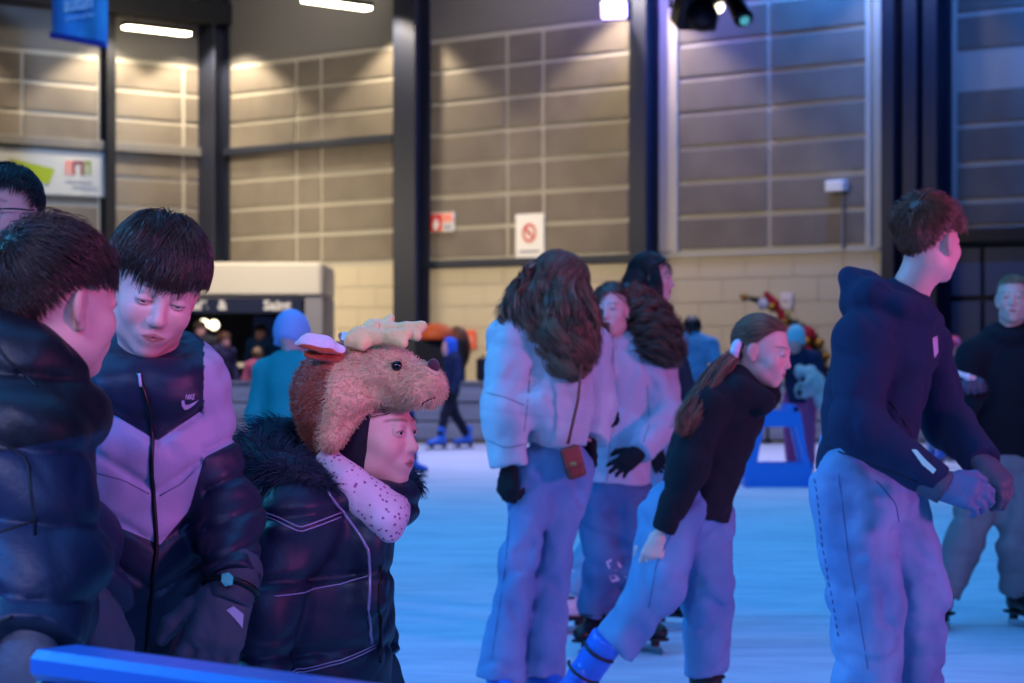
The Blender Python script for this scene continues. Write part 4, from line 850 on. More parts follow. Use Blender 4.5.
def ear(pts, rad, nrmv):
    nn = nrm(nrmv); v = Vol(.0035).tube(pts, rad, .012, (nn, 2.4)); V, Q = v.mesh(); c = np.array(pts); k = np.linspace(0, len(c)-1, 30); cc_ = np.stack([np.interp(k, range(len(c)), c[:, a_]) for a_ in range(3)], 1); rr_ = np.interp(k, range(len(c)), rad)
    D_ = np.linalg.norm(V[:, None]-cc_[None]-((V[:, None]-cc_[None])@nn)[..., None]*nn, axis=2); b_ = np.argmin(D_-rr_, 1); h_ = ((V-cc_[b_])@nn)
    mesh_obj('ear', V, Q, EARM, hat, attrs=dict(zone=np.minimum(h_+.001, rr_[b_]*.80-D_[np.arange(len(V)), b_])))
ear([q(340, 350, -.065), q(324, 344, -.08), q(309, 341, -.085), q(296, 344, -.085)], [.013, .020, .018, .006], (.1, -.72, .69)); ear([q(346, 342, .08), q(349, 338, .11), q(352, 337, .14)], [.013, .02, .010], (.3, -.2, .9))
v = Vol(.004).cone(q(336, 356, -.055), q(308, 354, -.07), .015, .009, .01); mesh_obj('ear_base', *v.mesh(), mat('rust_plush', lin('#b04a2e'), rough=.95, bump=.4, bscale=200, sheen=.5), hat)
pe = on_surface(bh, P(397, 366.5, D-.8), nrm(P(397, 366.5, D)-np.array((0, 0, CH))), .003); MB().ball(pe, (.010, .008, .0095), 16, 12).build('bead_eye', mat('black_bead', lin('#060608'), rough=.08, spec=.8), hat, smooth=True)
pn = on_surface(bh, P(433, 367, D-.8), nrm(P(433, 367, D)-np.array((0, 0, CH))), .001); v = Vol(.003).ell(pn, (.012, .014, .015), None, .005); mesh_obj('plush_nose', *v.mesh(), mat('maroon_velvet', lin('#4a2030'), rough=.8, sheen=.3), hat)
seam('muzzle_line', hat, mat('dark_stitch', lin('#5a3030'), rough=.8), bh, [q(424, 402), q(431, 398), q(437, 396)], RAY, .0015, 8)
# padded coat
v = top_vol(J, .0055, (.148, .150, .158), (.068, .064, .052), hem=q(318, 700, .02), flat=1.25); Rn = frame((.92, -.38, 0)); ring(v, q(350, 492, .0), Rn, .085, .095, .035, tilt=.02, k=.03)
v.tube([q(372, 545, -.10), q(372, 600, -.10)], [.03, .03], .05)
def coat_disp(Q):
    x, y = pxy(Q); u = y+(x-318)*.10; o = np.zeros(len(Q))
    for yc in (514, 578, 652): o += .010*np.exp(-((u-yc)/5.5)**2)
    return o+creases(.0045, 36, 8, (1, 1, 1), .004)(Q)
V, Q = v.mesh(coat_disp); mesh_obj('padded_coat', V, Q, NAVY_P, ch); bc = bvh_of(V, Q)
LIL = mat('lilac_piping', lin('#a08fb5'), rough=.5)
for pts in ([(256, 500), (284, 508), (310, 519), (326, 514), (346, 508)], [(256, 503), (284, 512), (310, 523), (326, 518), (346, 512)], [(286, 583), (315, 582), (345, 578), (372, 570)], [(270, 658), (310, 659), (345, 652), (377, 642)], [(272, 661), (310, 662), (345, 655), (377, 645)]): seam('piping', ch, LIL, bc, [q(*p) for p in pts], RAY, .0012, 22, .0006)
seam('zip', ch, mat('lilac_zip', lin('#8d82a8'), rough=.35, metal=.3), bc, [q(328, 476), q(336, 492), q(352, 514), q(366, 532), q(373, 545), q(374, 580), q(372, 617), q(373, 640)], RAY, .0032, 30, .0015)
seam('zip_placket', ch, SEAMD, bc, [q(384, 560), q(382, 600), q(381, 660)], RAY, .003, 14)
# fur trim of the hood
FUR = mat('dark_blue_fur', lin('#161c2c'), rough=.7, attrs=[('rnd', lin('#33425a'))])
path = np.array([q(414, 486, .10), q(404, 476, .14), q(370, 452, .16), q(320, 432, .14), q(272, 436, .08), q(255, 452, 0), q(268, 470, -.07), q(298, 478, -.12), q(326, 486, -.13)]); k = np.linspace(0, 8, 90); cc = np.stack([np.interp(k, range(9), path[:, i]) for i in range(3)], 1)
for _ in range(3): cc[1:-1] = .25*cc[:-2]+.5*cc[1:-1]+.25*cc[2:]
rad = np.interp(k, [0, 2, 3, 5, 7, 8], [.016, .02, .03, .042, .036, .018]); v = Vol(.007).tube(list(cc[::4]), list(rad[::4]*.8), .02); core = v.mesh(folds(.004, 60, 2))
n = 7000; rs = np.random.RandomState(8); i = rs.randint(0, 90, n); d = rs.randn(n, 3); d /= np.linalg.norm(d, axis=1, keepdims=True); ln = rad[i]*(.9+.9*rs.rand(n)); bend = np.array((-.15, -.1, -.5))+.5*wav(cc[i]+d*.02, 5, 40)[:, None]*np.array((1, .3, .6))
S4 = np.stack([cc[i]+d*rad[i][:, None]*.5+d*(ln*t)[:, None]+bend*(ln*t*t*.7)[:, None] for t in np.linspace(0, 1, 6)], 1); Vf, Qf = strand_mesh(S4, .0011, .0003); hair_obj(ch, FUR, [core, (Vf, Qf, np.repeat(rs.rand(n), 18))], 'fur_trim')
# scarf
v = Vol(.0045); v.tube([q(330, 462, -.06), q(348, 482, -.09), q(370, 500, -.10), q(390, 510, -.08), q(400, 506, -.02), q(396, 496, .04)], [.026, .030, .033, .030, .024, .022], .02).tube([q(372, 504, -.10), q(385, 520, -.11), q(388, 534, -.11)], [.032, .034, .016], .025); 
scm = mat('pink_spotted_scarf', lin('#d9b9cf'), rough=.9, bump=.2, bscale=80); nt = scm.node_tree; vo = nt.nodes.new('ShaderNodeTexVoronoi'); vo.inputs['Scale'].default_value = 90; tcn = nt.nodes.new('ShaderNodeTexCoord'); nt.links.new(tcn.outputs['Object'], vo.inputs['Vector']); mr = nt.nodes.new('ShaderNodeMapRange'); mr.inputs['From Min'].default_value = .24; mr.inputs['From Max'].default_value = .30
nt.links.new(vo.outputs['Distance'], mr.inputs['Value']); mx = nt.nodes.new('ShaderNodeMix'); mx.data_type = 'RGBA'; nt.links.new(mr.outputs[0], mx.inputs['Factor']); mx.inputs['A'].default_value = lin('#9a5a86'); mx.inputs['B'].default_value = lin('#d9b9cf'); nt.links.new(mx.outputs['Result'], nt.nodes['Principled BSDF'].inputs['Base Color'])
mesh_obj('scarf', *v.mesh(folds(.004, 45, 7)), scm, ch)
mesh_obj('trousers', *legs_vol(J, .011, (.085, .07, .06)).mesh(folds(.003, 30, 2)), J_DARK, ch)
for s_ in 'ab': skate(ch, J['an'+s_], (.92, -.38, 0), BOOT_BLUE, .85, h=.009)
for s_, th_ in (('a', 1), ('b', -1)): glove(ch, GLOVE_B, .006, J['wr'+s_], (.2, -.1, -.95), (0, -1 if s_ == 'a' else 1, 0), s=.85, fat=1.35, thumb=th_)

# ---- man in glasses behind the boys ------------------------------------------
D = 6.2; q = lambda x, y, z=0: P(x, y, D+z)
pel = q(-12, 520, .05); mn = person((pel[0], pel[1], 0), 'dark haired man in dark framed glasses behind the boys at the left edge')
R = frame((-.42, -.9, -.04)); hc = q(4, 212, 0)
J = dict(neck=q(2, 270, .03), chest=q(-6, 345, .05), pelvis=pel, tf=(-.3, -.95, 0), sha=q(-72, 320, .05), ela=q(-84, 440, .05), wra=q(-70, 530, -.05), shb=q(62, 318, .06), elb=q(76, 440, .06), wrb=q(58, 530, -.05)); below(J, D, pel, f=(-.3, -1, 0))
make_body(mn, J, hc, R, 1.02, .005, lid=.3)
hair_obj(mn, H_BLACK, [cap_vol(hc, R, 1.02, .007, .006, hairline(.60, .1, -.5)), flow_hair(hc, R, 1.02, 2600, .036, .013, 41, hairline(.52, -.05, -.6), whorl=(.2, -.5, .8), m=7, r=.0014, bias=(.1, 0, 0))])
gm = mat('dark_spectacle_frame', lin('#0c0c10'), rough=.3); W = lambda p: hc+1.02*(R@np.array(p)); mb = MB()
for sx in (-1, 1):
    mb.tube([W((sx*.034+.024*math.cos(a), .101-.2*abs(.0), .002+.017*math.sin(a))) for a in np.linspace(0, 6.2832, 15)], .0036, 6); mb.tube([W((sx*.058, .100, .006)), W((sx*.079, .06, .006)), W((sx*.082, -.01, .002))], .0022, 6)
mb.tube([W((-.011, .104, .006)), W((0, .107, .009)), W((.011, .104, .006))], .0022, 6); mb.build('glasses', gm, mn, smooth=True)
v = top_vol(J, .01, (.17, .15, .15), (.075, .065, .055), hem=q(-12, 560, .05)); ring(v, q(2, 276, .03), frame((-.3, -.95, 0)), .085, .085, .03); mesh_obj('coat', *v.mesh(folds(.005, 22, 4)), NAVYF, mn)
mesh_obj('trousers', *legs_vol(J, .014, (.10, .08, .075)).mesh(), J_DARK, mn)
for s_, th_ in (('a', 1), ('b', -1)): skate(mn, J['an'+s_], (-.3, -1, 0), BOOT_BLACK, h=.012, detail=False); glove(mn, GLOVE_B, .008, J['wr'+s_], (0, -.1, -1), (-1 if s_ == 'a' else 1, 0, 0), fat=1.2, thumb=th_)
# ------------------------------------------------------------------ skaters further out on the ice
def ankle(px, d, z=.182): return np.array(((px-512)/FPX*d, d, z))
WHITE_P = mat('white_puffer_nylon', lin('#b2b6c0'), rough=.55, bump=.12, bscale=60); PINK_P = mat('pale_pink_jacket', lin('#bcaab8'), rough=.6, bump=.12, bscale=60)
KNIT = mat('black_knit_glove', lin('#15161c'), rough=.95, bump=.3, bscale=300)

# girl in the white puffer
D = 8.8; q = lambda x, y, z=0: P(x, y, D+z); pel = q(553, 462, .03)
g1 = person((pel[0], pel[1], 0), 'girl with long wavy brown hair and white puffer jacket, back turned')
R = frame((.92, .30, -.06)); hc = q(563, 286); J = dict(neck=q(562, 322, .03), chest=q(549, 352, .02), mid=q(556, 402, .02), pelvis=pel, tf=(.82, .5, 0), sha=q(512, 340, -.06), ela=q(504, 412, -.10), wra=q(509, 466, -.12), shb=q(586, 345, .14), elb=q(594, 405, .20), wrb=q(590, 440, .12),
    hipa=q(537, 470, -.03), kna=q(519, 560, -.05), ana=ankle(501, D-.05, .145), hipb=q(570, 470, .06), knb=q(551, 560, .06), anb=ankle(541, D+.06, .145))
make_body(g1, J, hc, R, 1.0, .0045, female=True, bodyh=.012)
hair_obj(g1, H_BROWN, [cap_vol(hc, R, 1.0, .007, .016, hairline(.35, -.6, -.95)), flow_hair(hc, R, 1.0, 2200, .13, .020, 51, girl_line(.5), whorl=(0, .6, .8), m=9, r=.0017)]
    + lock([q(556, 264, -.03), q(541, 279, -.05), q(526, 300, -.09), q(515, 320, -.11), q(510, 338, -.12)], [.04, .062, .062, .045, .018], 800, 52, .016, 2.0, .0020, frizz=.012) + lock([q(558, 262, -.03), q(545, 290, -.07), q(536, 318, -.11), q(538, 345, -.13)], [.03, .06, .06, .025], 900, 55, .016, 2.0, .0020, frizz=.012) + lock([q(566, 268, -.03), q(558, 305, -.09), q(560, 335, -.13), q(572, 360, -.14), q(584, 378, -.13)], [.05, .088, .085, .065, .025], 2000, 53, .016, 2.5, .0020, frizz=.010)
    + lock([q(578, 278, -.03), q(588, 312, -.06), q(590, 345, -.08), q(590, 366, -.08)], [.03, .038, .035, .015], 400, 54, .012, 2.5, .0018))
v = top_vol(J, .0075, (.155, .140, .118), (.086, .084, .066), hem=q(555, 443, .02), flat=1.12); ring(v, q(560, 326, .03), frame(J['tf']), .08, .08, .035, n=10); v.cone(q(540, 402, -.1), q(556, 430, -.08), .07, .06, .05)
V, Q = v.mesh(lambda Q: baffle(26, .007, 2, .003, 20, (.15, 0, 1))(Q)+creases(.006, 36, 6)(Q)); mesh_obj('puffer_jacket', V, Q, WHITE_P, g1); bv = bvh_of(V, Q); SEAMG = mat('grey_seam', lin('#6a6c74'), rough=.7)
for pts in ([(487, 392), (505, 396), (524, 404)], [(486, 438), (506, 446), (526, 442)], [(530, 368), (528, 395), (524, 430)]): seam('seam_line', g1, SEAMG, bv, [q(*p) for p in pts], RAY, .0022, 10, -.0005)
JF = lambda sd: creases(.012, 25, sd, (.9, .9, 1.4), .006); JG1 = mat('washed_blue_denim', lin('#587aa6'), rough=.85, bump=.25, bscale=400, mix=lin('#6f90b8'), mscale=6, stretch=(1, 1, .5))
V, Q = legs_vol(J, .0075, (.092, .070, .084), waist=q(555, 438, .02)).mesh(JF(3)); mesh_obj('jeans', V, Q, JG1, g1); bv = bvh_of(V, Q); DST = mat('denim_stitch', lin('#4a648f'), rough=.9)
seam('side_seam', g1, DST, bv, [q(513, 470), q(506, 560), q(492, 655)], RAY, .002, 16, .0006)
skate(g1, ankle(501, D-.05), (.2, -.95, 0), detail=False); skate(g1, ankle(541, D+.06), (.6, -.75, 0), detail=False); glove(g1, KNIT, .005, q(509, 468, -.12), (-.02, -.2, -.97), (-.6, -.75, 0), s=1.0, fat=1.2, curl=.75); glove(g1, KNIT, .007, q(590, 441, .12), (-.3, .1, -.9), (.5, .8, 0), curl=.6)
# her shoulder bag
bp_ = q(573, 462, -.15); hb = thing('shoulder_bag', bp_-np.array((0, 0, .065)), 'small brown leather shoulder bag hanging at the hip of the white puffer girl', 'bag'); LEA = mat('brown_leather', lin('#6e3326'), rough=.45, bump=.15, bscale=60)
v = Vol(.005).box(bp_, (.036, .022, .06), frame((.35, -.93, 0)) @ np.array(((.96, 0, .28), (0, 1, 0), (-.28, 0, .96))), .014); mesh_obj('pouch', *v.mesh(folds(.002, 40, 2)), LEA, hb)
v = Vol(.004).box(bp_+np.array((-.002, -.022, .02)), (.037, .006, .036), frame((.35, -.93, 0)) @ np.array(((.96, 0, .28), (0, 1, 0), (-.28, 0, .96))), .005); mesh_obj('flap', *v.mesh(), mat('red_brown_leather', lin('#7e3b30'), rough=.4), hb)
MB().tube([q(568, 444, -.16), q(578, 400, -.20), q(582, 360, -.17), q(572, 330, -.1), q(560, 322, .0)], .006, 6).build('strap', LEA, hb, smooth=True); MB().box(bp_+np.array((-.012, -.034, -.012)), bp_+np.array((.012, -.026, .0)), None, .002).build('clasp', mat('brass_clasp', lin('#c79f62'), rough=.3, metal=1), hb)

# curly haired girl facing the camera
D = 10.6; q = lambda x, y, z=0: P(x, y, D+z); pel = q(616, 488, .02)
g2 = person((pel[0], pel[1], 0), 'smiling girl with long curly hair and pale pink jacket facing the camera')
R = frame((-.34, -.93, .02), (-.10, 0, 1)); hc = q(612, 311); J = dict(neck=q(618, 345, .02), chest=q(624, 378, .02), mid=q(620, 430), pelvis=pel, tf=(-.25, -.96, 0), sha=q(594, 365, -.04), ela=q(598, 420, -.7), wra=P(600, 411, 9.22), shb=q(657, 368, .0), elb=q(668, 418, -.08), wrb=q(640, 452, -.22),
    hipa=q(600, 500), kna=q(605, 570, -.06), ana=ankle(596, D), hipb=q(633, 500), knb=q(635, 572, -.05), anb=ankle(645, D+.05))
make_body(g2, J, hc, R, .98, .003, female=True, mouth_open=.9, lid=.3, bodyh=.012)
hair_obj(g2, H_CURL, [cap_vol(hc, R, .98, .007, .012, hairline(.52, .2, -.9)), flow_hair(hc, R, .98, 1700, .12, .022, 61, hairline(.5, .1, -.9), whorl=(-.3, .8, .6), m=10, r=.0018, swirl=.5, wave=.05)]
    + lock([q(627, 287), q(644, 305, .0), q(657, 328, -.05), q(663, 350, -.10), q(659, 366, -.12)], [.045, .065, .075, .068, .03], 1500, 62, .026, 5, .0022, frizz=.022) + lock([q(632, 296, .06), q(656, 325, .06), q(667, 350, .04)], [.05, .06, .03], 600, 64, .022, 4, .0022, frizz=.02) + lock([q(602, 289, -.02), q(595, 312, -.05), q(598, 338, -.10), q(604, 360, -.15)], [.025, .028, .032, .018], 420, 63, .016, 4, .0020, frizz=.01))
v = top_vol(J, .0085, (.150, .142, .145), (.078, .074, .060), hem=q(616, 482), flat=1.25); ring(v, q(618, 344, .02), frame(J['tf']), .07, .07, .028, n=10)
V, Q = v.mesh(creases(.0075, 32, 12, (1, 1, 1), .005)); mesh_obj('jacket', V, Q, PINK_P, g2); bv = bvh_of(V, Q); seam('zip', g2, mat('pale_zip', lin('#a596a6'), rough=.4), bv, [q(612, 345), q(611, 400), q(608, 450), q(606, 480)], RAY, .004, 18, .001); seam('seam_line', g2, SEAMG, bv, [q(646, 385), q(648, 420), q(640, 440)], RAY, .002, 8, 0)
V, Q = legs_vol(J, .0085, (.098, .082, .086), waist=q(616, 470)).mesh(JF(5)); mesh_obj('jeans', V, Q, J_MID, g2); bv = bvh_of(V, Q); RIP = mat('frayed_white_threads', lin('#c9ccd8'), rough=.95)
for pl in ([(606, 562), (611, 559), (618, 562), (622, 567), (616, 571), (609, 569)], [(609, 576), (616, 575), (620, 580), (612, 582)], [(625, 577), (630, 570), (632, 582), (628, 592)]): decal('ripped_patch', g2, RIP, bv, [pl], D)
skate(g2, J['ana'], (-.4, -.9, 0), BOOT_BLACK, h=.008); skate(g2, J['anb'], (.3, -.9, 0), BOOT_BLACK, h=.008)
glove(g2, KNIT, .005, q(640, 452, -.22), (-.80, -.15, -.58), (.2, -.9, .4), s=1.05, fat=1.1, curl=.35, spread=.18); glove(g2, KNIT, .005, P(599, 409, 9.24), (.55, -.80, -.12), (.3, .1, .95), s=1.0, fat=1.1, curl=.9, spread=.2)

# tall dark haired girl behind them
D = 11.4; q = lambda x, y, z=0: P(x, y, D+z); pel = q(652, 445, .03)
g3 = person((pel[0], pel[1], 0), 'tall girl with long straight dark hair in profile behind the curly haired girl')
R = frame((.94, -.28, -.06)); hc = q(652, 278); J = dict(neck=q(648, 318, .02), chest=q(652, 350, .03), pelvis=pel, tf=(.9, -.35, 0), sha=q(640, 345, -.14), ela=q(640, 400, -.17), wra=q(655, 445, -.2), shb=q(668, 345, .18), elb=q(683, 395, .2), wrb=q(690, 430, .15), hipa=q(640, 455), kna=q(604, 530, -.05), ana=ankle(573, D-.1), hipb=q(662, 455), knb=q(668, 535), anb=ankle(668, D+.05))
make_body(g3, J, hc, R, .99, .004, female=True, ears=False, bodyh=.014)
hair_obj(g3, H_BLACK, [cap_vol(hc, R, .99, .006, .010, girl_line(.54, -.6)), flow_hair(hc, R, .99, 1500, .13, .014, 71, girl_line(.5, -.7), whorl=(0, .8, .6), m=9, r=.002, swirl=.1)]
    + lock([q(645, 264, -.02), q(636, 290, -.04), q(634, 325, -.08), q(640, 352, -.12)], [.05, .085, .08, .04], 1200, 72, .004, 1, .0022, frizz=.006) + lock([q(648, 270, -.02), q(646, 300, .02), q(652, 330, .0), q(658, 352, -.06)], [.03, .05, .05, .025], 500, 74, .004, 1, .0022) + lock([q(655, 262, -.05), q(656, 284, -.09), q(655, 310, -.10), q(657, 336, -.10)], [.016, .026, .028, .012], 500, 73, .004, 1, .0022))
COAT3 = mat('dark_teal_coat', lin('#15303c'), rough=.8, bump=.2, bscale=60); mesh_obj('coat', *top_vol(J, .01, (.15, .14, .145), (.07, .065, .055), hem=q(652, 470, .03)).mesh(folds(.005, 20, 4)), COAT3, g3)
mesh_obj('trousers', *legs_vol(J, .01, (.10, .08, .085)).mesh(JF(9)), mat('pale_cyan_trousers', lin('#6ea2b8'), rough=.85, bump=.2, bscale=300), g3); skate(g3, J['ana'], (-.7, -.6, 0), BOOT_WHITE, h=.009); skate(g3, J['anb'], (.8, -.5, 0), BOOT_BLACK, h=.009)
glove(g3, KNIT, .008, J['wra'], (.2, -.1, -.95), (-.4, -.9, 0)); glove(g3, KNIT, .008, J['wrb'], (.1, -.1, -.95), (.4, .8, 0))

# girl with the ponytail, bending forward
D = 8.0; q = lambda x, y, z=0: P(x, y, D+z); pel = q(685, 506, .02)
g4 = person((pel[0], pel[1], 0), 'girl with long ponytail and black hoodie leaning forward in profile')
R = frame((.90, -.36, -.26)); hc = q(762, 350); J = dict(neck=q(744, 383, .02), chest=q(722, 415, .02), mid=q(706, 458, .0), pelvis=pel, tf=(.75, -.35, -.5), sha=q(708, 404, -.13), ela=q(689, 468, -.18), wra=q(663, 532, -.17), shb=q(740, 408, .14), elb=q(722, 465, .17), wrb=q(700, 505, .15),
    hipa=q(670, 516, -.07), kna=q(657, 588, -.14), ana=q(613, 646, -.12), hipb=q(702, 516, .06), knb=q(708, 590, .0), anb=q(707, 672, .05))
hv4 = hand_vol(.0045, q(661, 534, -.17), (-.38, -.15, -.9), (-.35, -.92, 0), s=.98, curl=.5, spread=.08, thumb=1)
make_body(g4, J, hc, R, .98, .0026, female=True, hands=(hv4,), bodyh=.012, lid=.45, gaze=(0, .95, -.3))
ok4 = girl_line(.58)
hair_obj(g4, H_BROWN, [cap_vol(hc, R, .98, .005, .004, ok4), flow_hair(hc, R, .98, 2600, .10, .007, 81, ok4, whorl=(0, .88, .45), m=10, r=.0013, swirl=.06)] + lock([q(738, 352, -.03), q(722, 368, -.08), q(704, 394, -.16), q(690, 416, -.20), q(680, 436, -.22)], [.020, .030, .032, .030, .014], 900, 82, .006, 1.2, .0015, frizz=.008))
v = Vol(.004); cs = q(737, 351, -.03); 
for k in range(9): a = k*.698; v.ell(cs+R@np.array((.026*math.cos(a), 0, .026*math.sin(a))), (.016, .016, .016), None, .006)
mesh_obj('scrunchie', *v.mesh(folds(.002, 90, 3)), mat('pale_scrunchie', lin('#d5c6da'), rough=.85), g4)
v = top_vol(J, .0065, (.135, .126, .128), (.068, .062, .043), hem=q(692, 514, .0), flat=1.05); rr_ = frame((.6, -.25, -.75), (.75, -.2, .6)); v.tube([q(724, 378, .02), q(738, 392, -.10), q(760, 402, -.08), q(768, 398, .0), q(760, 388, .08)], [.045, .042, .034, .03, .03], .03); v.ell(q(728, 386, .03), (.08, .10, .06), None, .04)
V, Q = v.mesh(creases(.0065, 30, 15, (1, 1, 1), .005)); mesh_obj('hoodie', V, Q, FLEECE, g4)
V, Q = legs_vol(J, .0075, (.108, .086, .070), waist=q(692, 494)).mesh(JF(11)); mesh_obj('jeans', V, Q, mat('pale_blue_denim', lin('#557ea8'), rough=.85, bump=.25, bscale=400, mix=lin('#6c94b8'), mscale=6, stretch=(1, 1, .5)), g4); bv = bvh_of(V, Q); seam('side_seam', g4, DST, bv, [q(672, 520), q(652, 560), q(645, 600)], RAY, .002, 14, .0006)
skate(g4, q(590, 666, -.12), (-.35, -.85, -.1), BOOT_BLUE, up=(.55, -.1, .83)); skate(g4, ankle(708, D+.05, .182), (.75, -.6, 0), BOOT_BLACK); glove(g4, KNIT, .008, J['wrb'], (-.2, -.3, -.9), (.6, .6, 0), name='mitten')

# tall boy at the right, turning away
D = 6.8; q = lambda x, y, z=0: P(x, y, D+z); pel = q(864, 476, .02)
b5 = person((pel[0], pel[1], 0), 'tall boy with short auburn hair in navy hoodie and pale jeans looking away')
R = frame((.71, .70, -.02)); hc = q(929, 241); J = dict(neck=q(904, 304, .02), chest=q(886, 352, .02), mid=q(872, 405, .02), pelvis=pel, tf=(.8, .5, 0), sha=q(864, 342, -.12), ela=q(858, 428, -.22), wra=q(938, 484, -.26), shb=q(920, 344, .16), elb=q(948, 424, .18), wrb=q(982, 462, .0),
    hipa=q(850, 492, -.07), kna=q(866, 600, -.10), ana=ankle(868, D-.1), hipb=q(882, 492, .08), knb=q(912, 600, .06), anb=ankle(910, D+.06))
make_body(b5, J, hc, R, 1.0, .0032, bodyh=.012)
ok0_ = hairline(.48, .0, -.72); ok5 = lambda d: ok0_(d) & ~((np.abs(d[:, 0]) > .72) & (np.abs(d[:, 1]-.02) < .26) & (d[:, 2] < .10))
hair_obj(b5, H_AUB, [cap_vol(hc, R, 1.0, .005, .010, hairline(.5, .12, -.65)), flow_hair(hc, R, 1.0, 4800, .055, .022, 91, ok5, whorl=(.1, -.65, .75), m=8, r=.0013, swirl=.5, lift=.9, lenfn=lambda d: np.clip(.35+.65*(d[:, 2]-.0)/.5, .28, 1)), flow_hair(hc, R, 1.0, 700, .045, .036, 92, lambda d: d[:, 2] > .4, whorl=(.1, -.65, .75), m=8, r=.0011, swirl=.7, lift=1.2)])
v = top_vol(J, .0065, (.150, .140, .142), (.082, .070, .050), hem=q(863, 476, .02), flat=1.15); v.cone(q(820, 440, .0), q(826, 448, 0), .001, .001); v.pr.pop()
v.tube([q(938, 322, .10), q(926, 316, -.06), q(900, 304, -.12), q(872, 296, -.10), q(856, 300, .0)], [.020, .026, .034, .045, .045], .02).ell(q(868, 294, .0), (.075, .10, .055), frame((.3, 0, -.25)), .03).ell(q(858, 306, -.01), (.055, .09, .04), None, .03)
V, Q = v.mesh(creases(.0075, 26, 18, (1, 1, 1), .005)); mesh_obj('hoodie', V, Q, NAVYF, b5); bv = bvh_of(V, Q); decal('painted_mint_highlight', b5, mat('painted_mint_highlight', lin('#9fe3cf'), rough=.3), bv, [[(911, 450), (916, 450), (925, 460), (922, 465)], [(925, 460), (936, 470), (933, 474), (922, 465)]], D-.2, .003); decal('chest_print', b5, PALE, bv, [[(932, 338), (937, 336), (938, 352), (934, 358)]], D); seam('pocket_seam', b5, SEAMD, bv, [q(882, 400), q(905, 430), q(914, 455)], RAY, .002, 8, 0); seam('hem_band', b5, SEAMD, bv, [q(824, 446), q(860, 460), q(900, 476)], RAY, .002, 16, 0)  # the mint decal paints a green-cyan light highlight on the sleeve
V, Q = legs_vol(J, .0075, (.112, .104, .088), waist=q(862, 452, .02)).mesh(creases(.013, 24, 25, (.9, .9, 1.5), .006)); mesh_obj('jeans', V, Q, J_LIGHT, b5); bv = bvh_of(V, Q)
st = MB(); n_ = 0
for k in range(22):
    y0 = 472+k*8.6; x0 = np.interp(y0, [470, 560, 660], [836, 846, 862]); a, c = [on_surface(bv, q(x_, y_, -.6), RAY, .001) for x_, y_ in ((x0, y0), (x0+.9, y0+4.6))]
    if a is not None and c is not None: st.tube([a, c], .0022, 5); n_ += 1
if n_: tag(st.build('stitching', DST, b5, smooth=True), kind='stuff')
seam('side_seam', b5, DST, bv, [q(831, 472), q(841, 560), q(858, 660)], RAY, .0016, 20, .0006); seam('pocket_edge', b5, DST, bv, [q(868, 478), q(888, 500), q(893, 520)], RAY, .002, 10, .0005)
BLG = mat('blue_grey_glove', lin('#54678c'), rough=.6, bump=.2, bscale=90); gl = glove(b5, BLG, .0042, q(940, 485, -.26), (.92, -.28, -.24), (-.1, -.85, .5), s=1.1, fat=1.3, curl=.55, thumb=-1); glove(b5, GLOVE_B, .005, q(982, 462, .0), (.6, -.4, -.65), (.5, -.6, .6), s=1.1, fat=1.3, curl=.7)
v = Vol(.005).cone(q(920, 474, -.25), q(946, 489, -.265), .050, .046, .01, cut=1); V, Q = v.mesh(); mesh_obj('cuff', V, Q, GLOVE_B, gl); bv = bvh_of(V, Q)
for s_, f_ in (('a', (.8, .5, 0)), ('b', (.9, .3, 0))): skate(b5, J['an'+s_], f_, BOOT_BLUE)

# fair haired boy facing the camera
D = 11.5; q = lambda x, y, z=0: P(x, y, D+z); pel = q(1000, 462, .02)
b6 = person((pel[0], pel[1], 0), 'fair cropped haired boy in black hoodie and grey trousers raising a gloved hand')
R = frame((-.22, -.97, .04)); hc = q(1013, 299); J = dict(neck=q(1008, 336, .02), chest=q(1006, 372, .02), pelvis=pel, tf=(-.3, -.95, 0), sha=q(974, 358, 0), ela=q(958, 412, -.04), wra=q(978, 388, -.30), shb=q(1040, 358, .02), elb=q(1052, 415, 0), wrb=q(1048, 465, -.05), hipa=q(986, 474, 0), kna=q(964, 545, -.05), ana=ankle(942, D-.05), hipb=q(1016, 474, 0), knb=q(1016, 545, -.05), anb=ankle(1018, D+.05))
make_body(b6, J, hc, R, 1.0, .003, skin=SKINP, mouth_open=.5, bodyh=.012); hair_obj(b6, H_BLOND, [flow_hair(hc, R, 1.0, 2600, .022, .006, 95, hairline(.60, .15, -.5), m=5, r=.0016)])
v = top_vol(J, .0085, (.165, .160, .155), (.085, .080, .060), hem=q(1000, 460, .02)); ring(v, q(1008, 334, .03), frame(J['tf']), .085, .085, .04, n=10, tilt=.02); V, Q = v.mesh(creases(.0045, 30, 28, (1, 1, 1), .004)); mesh_obj('hoodie', V, Q, FLEECE, b6)
mesh_obj('trousers', *legs_vol(J, .0085, (.105, .088, .084)).mesh(JF(14)), J_GREY, b6); gl = glove(b6, GLOVE_B, .006, q(978, 389, -.28), (-.35, -.75, .4), (.2, .3, .9), s=1.1, fat=1.4, curl=.8); v = Vol(.006).tube([q(958, 373, -.42), q(968, 377, -.44), q(974, 378, -.40)], [.012, .014, .012], .01); mesh_obj('white_trim', *v.mesh(), LET, gl); glove(b6, GLOVE_B, .007, J['wrb'], (0, -.1, -.97), (.7, -.6, 0), fat=1.3)
skate(b6, J['ana'], (-.5, -.8, 0), BOOT_BLACK, h=.009); skate(b6, J['anb'], (.3, -.95, 0), BOOT_BLACK, h=.009)

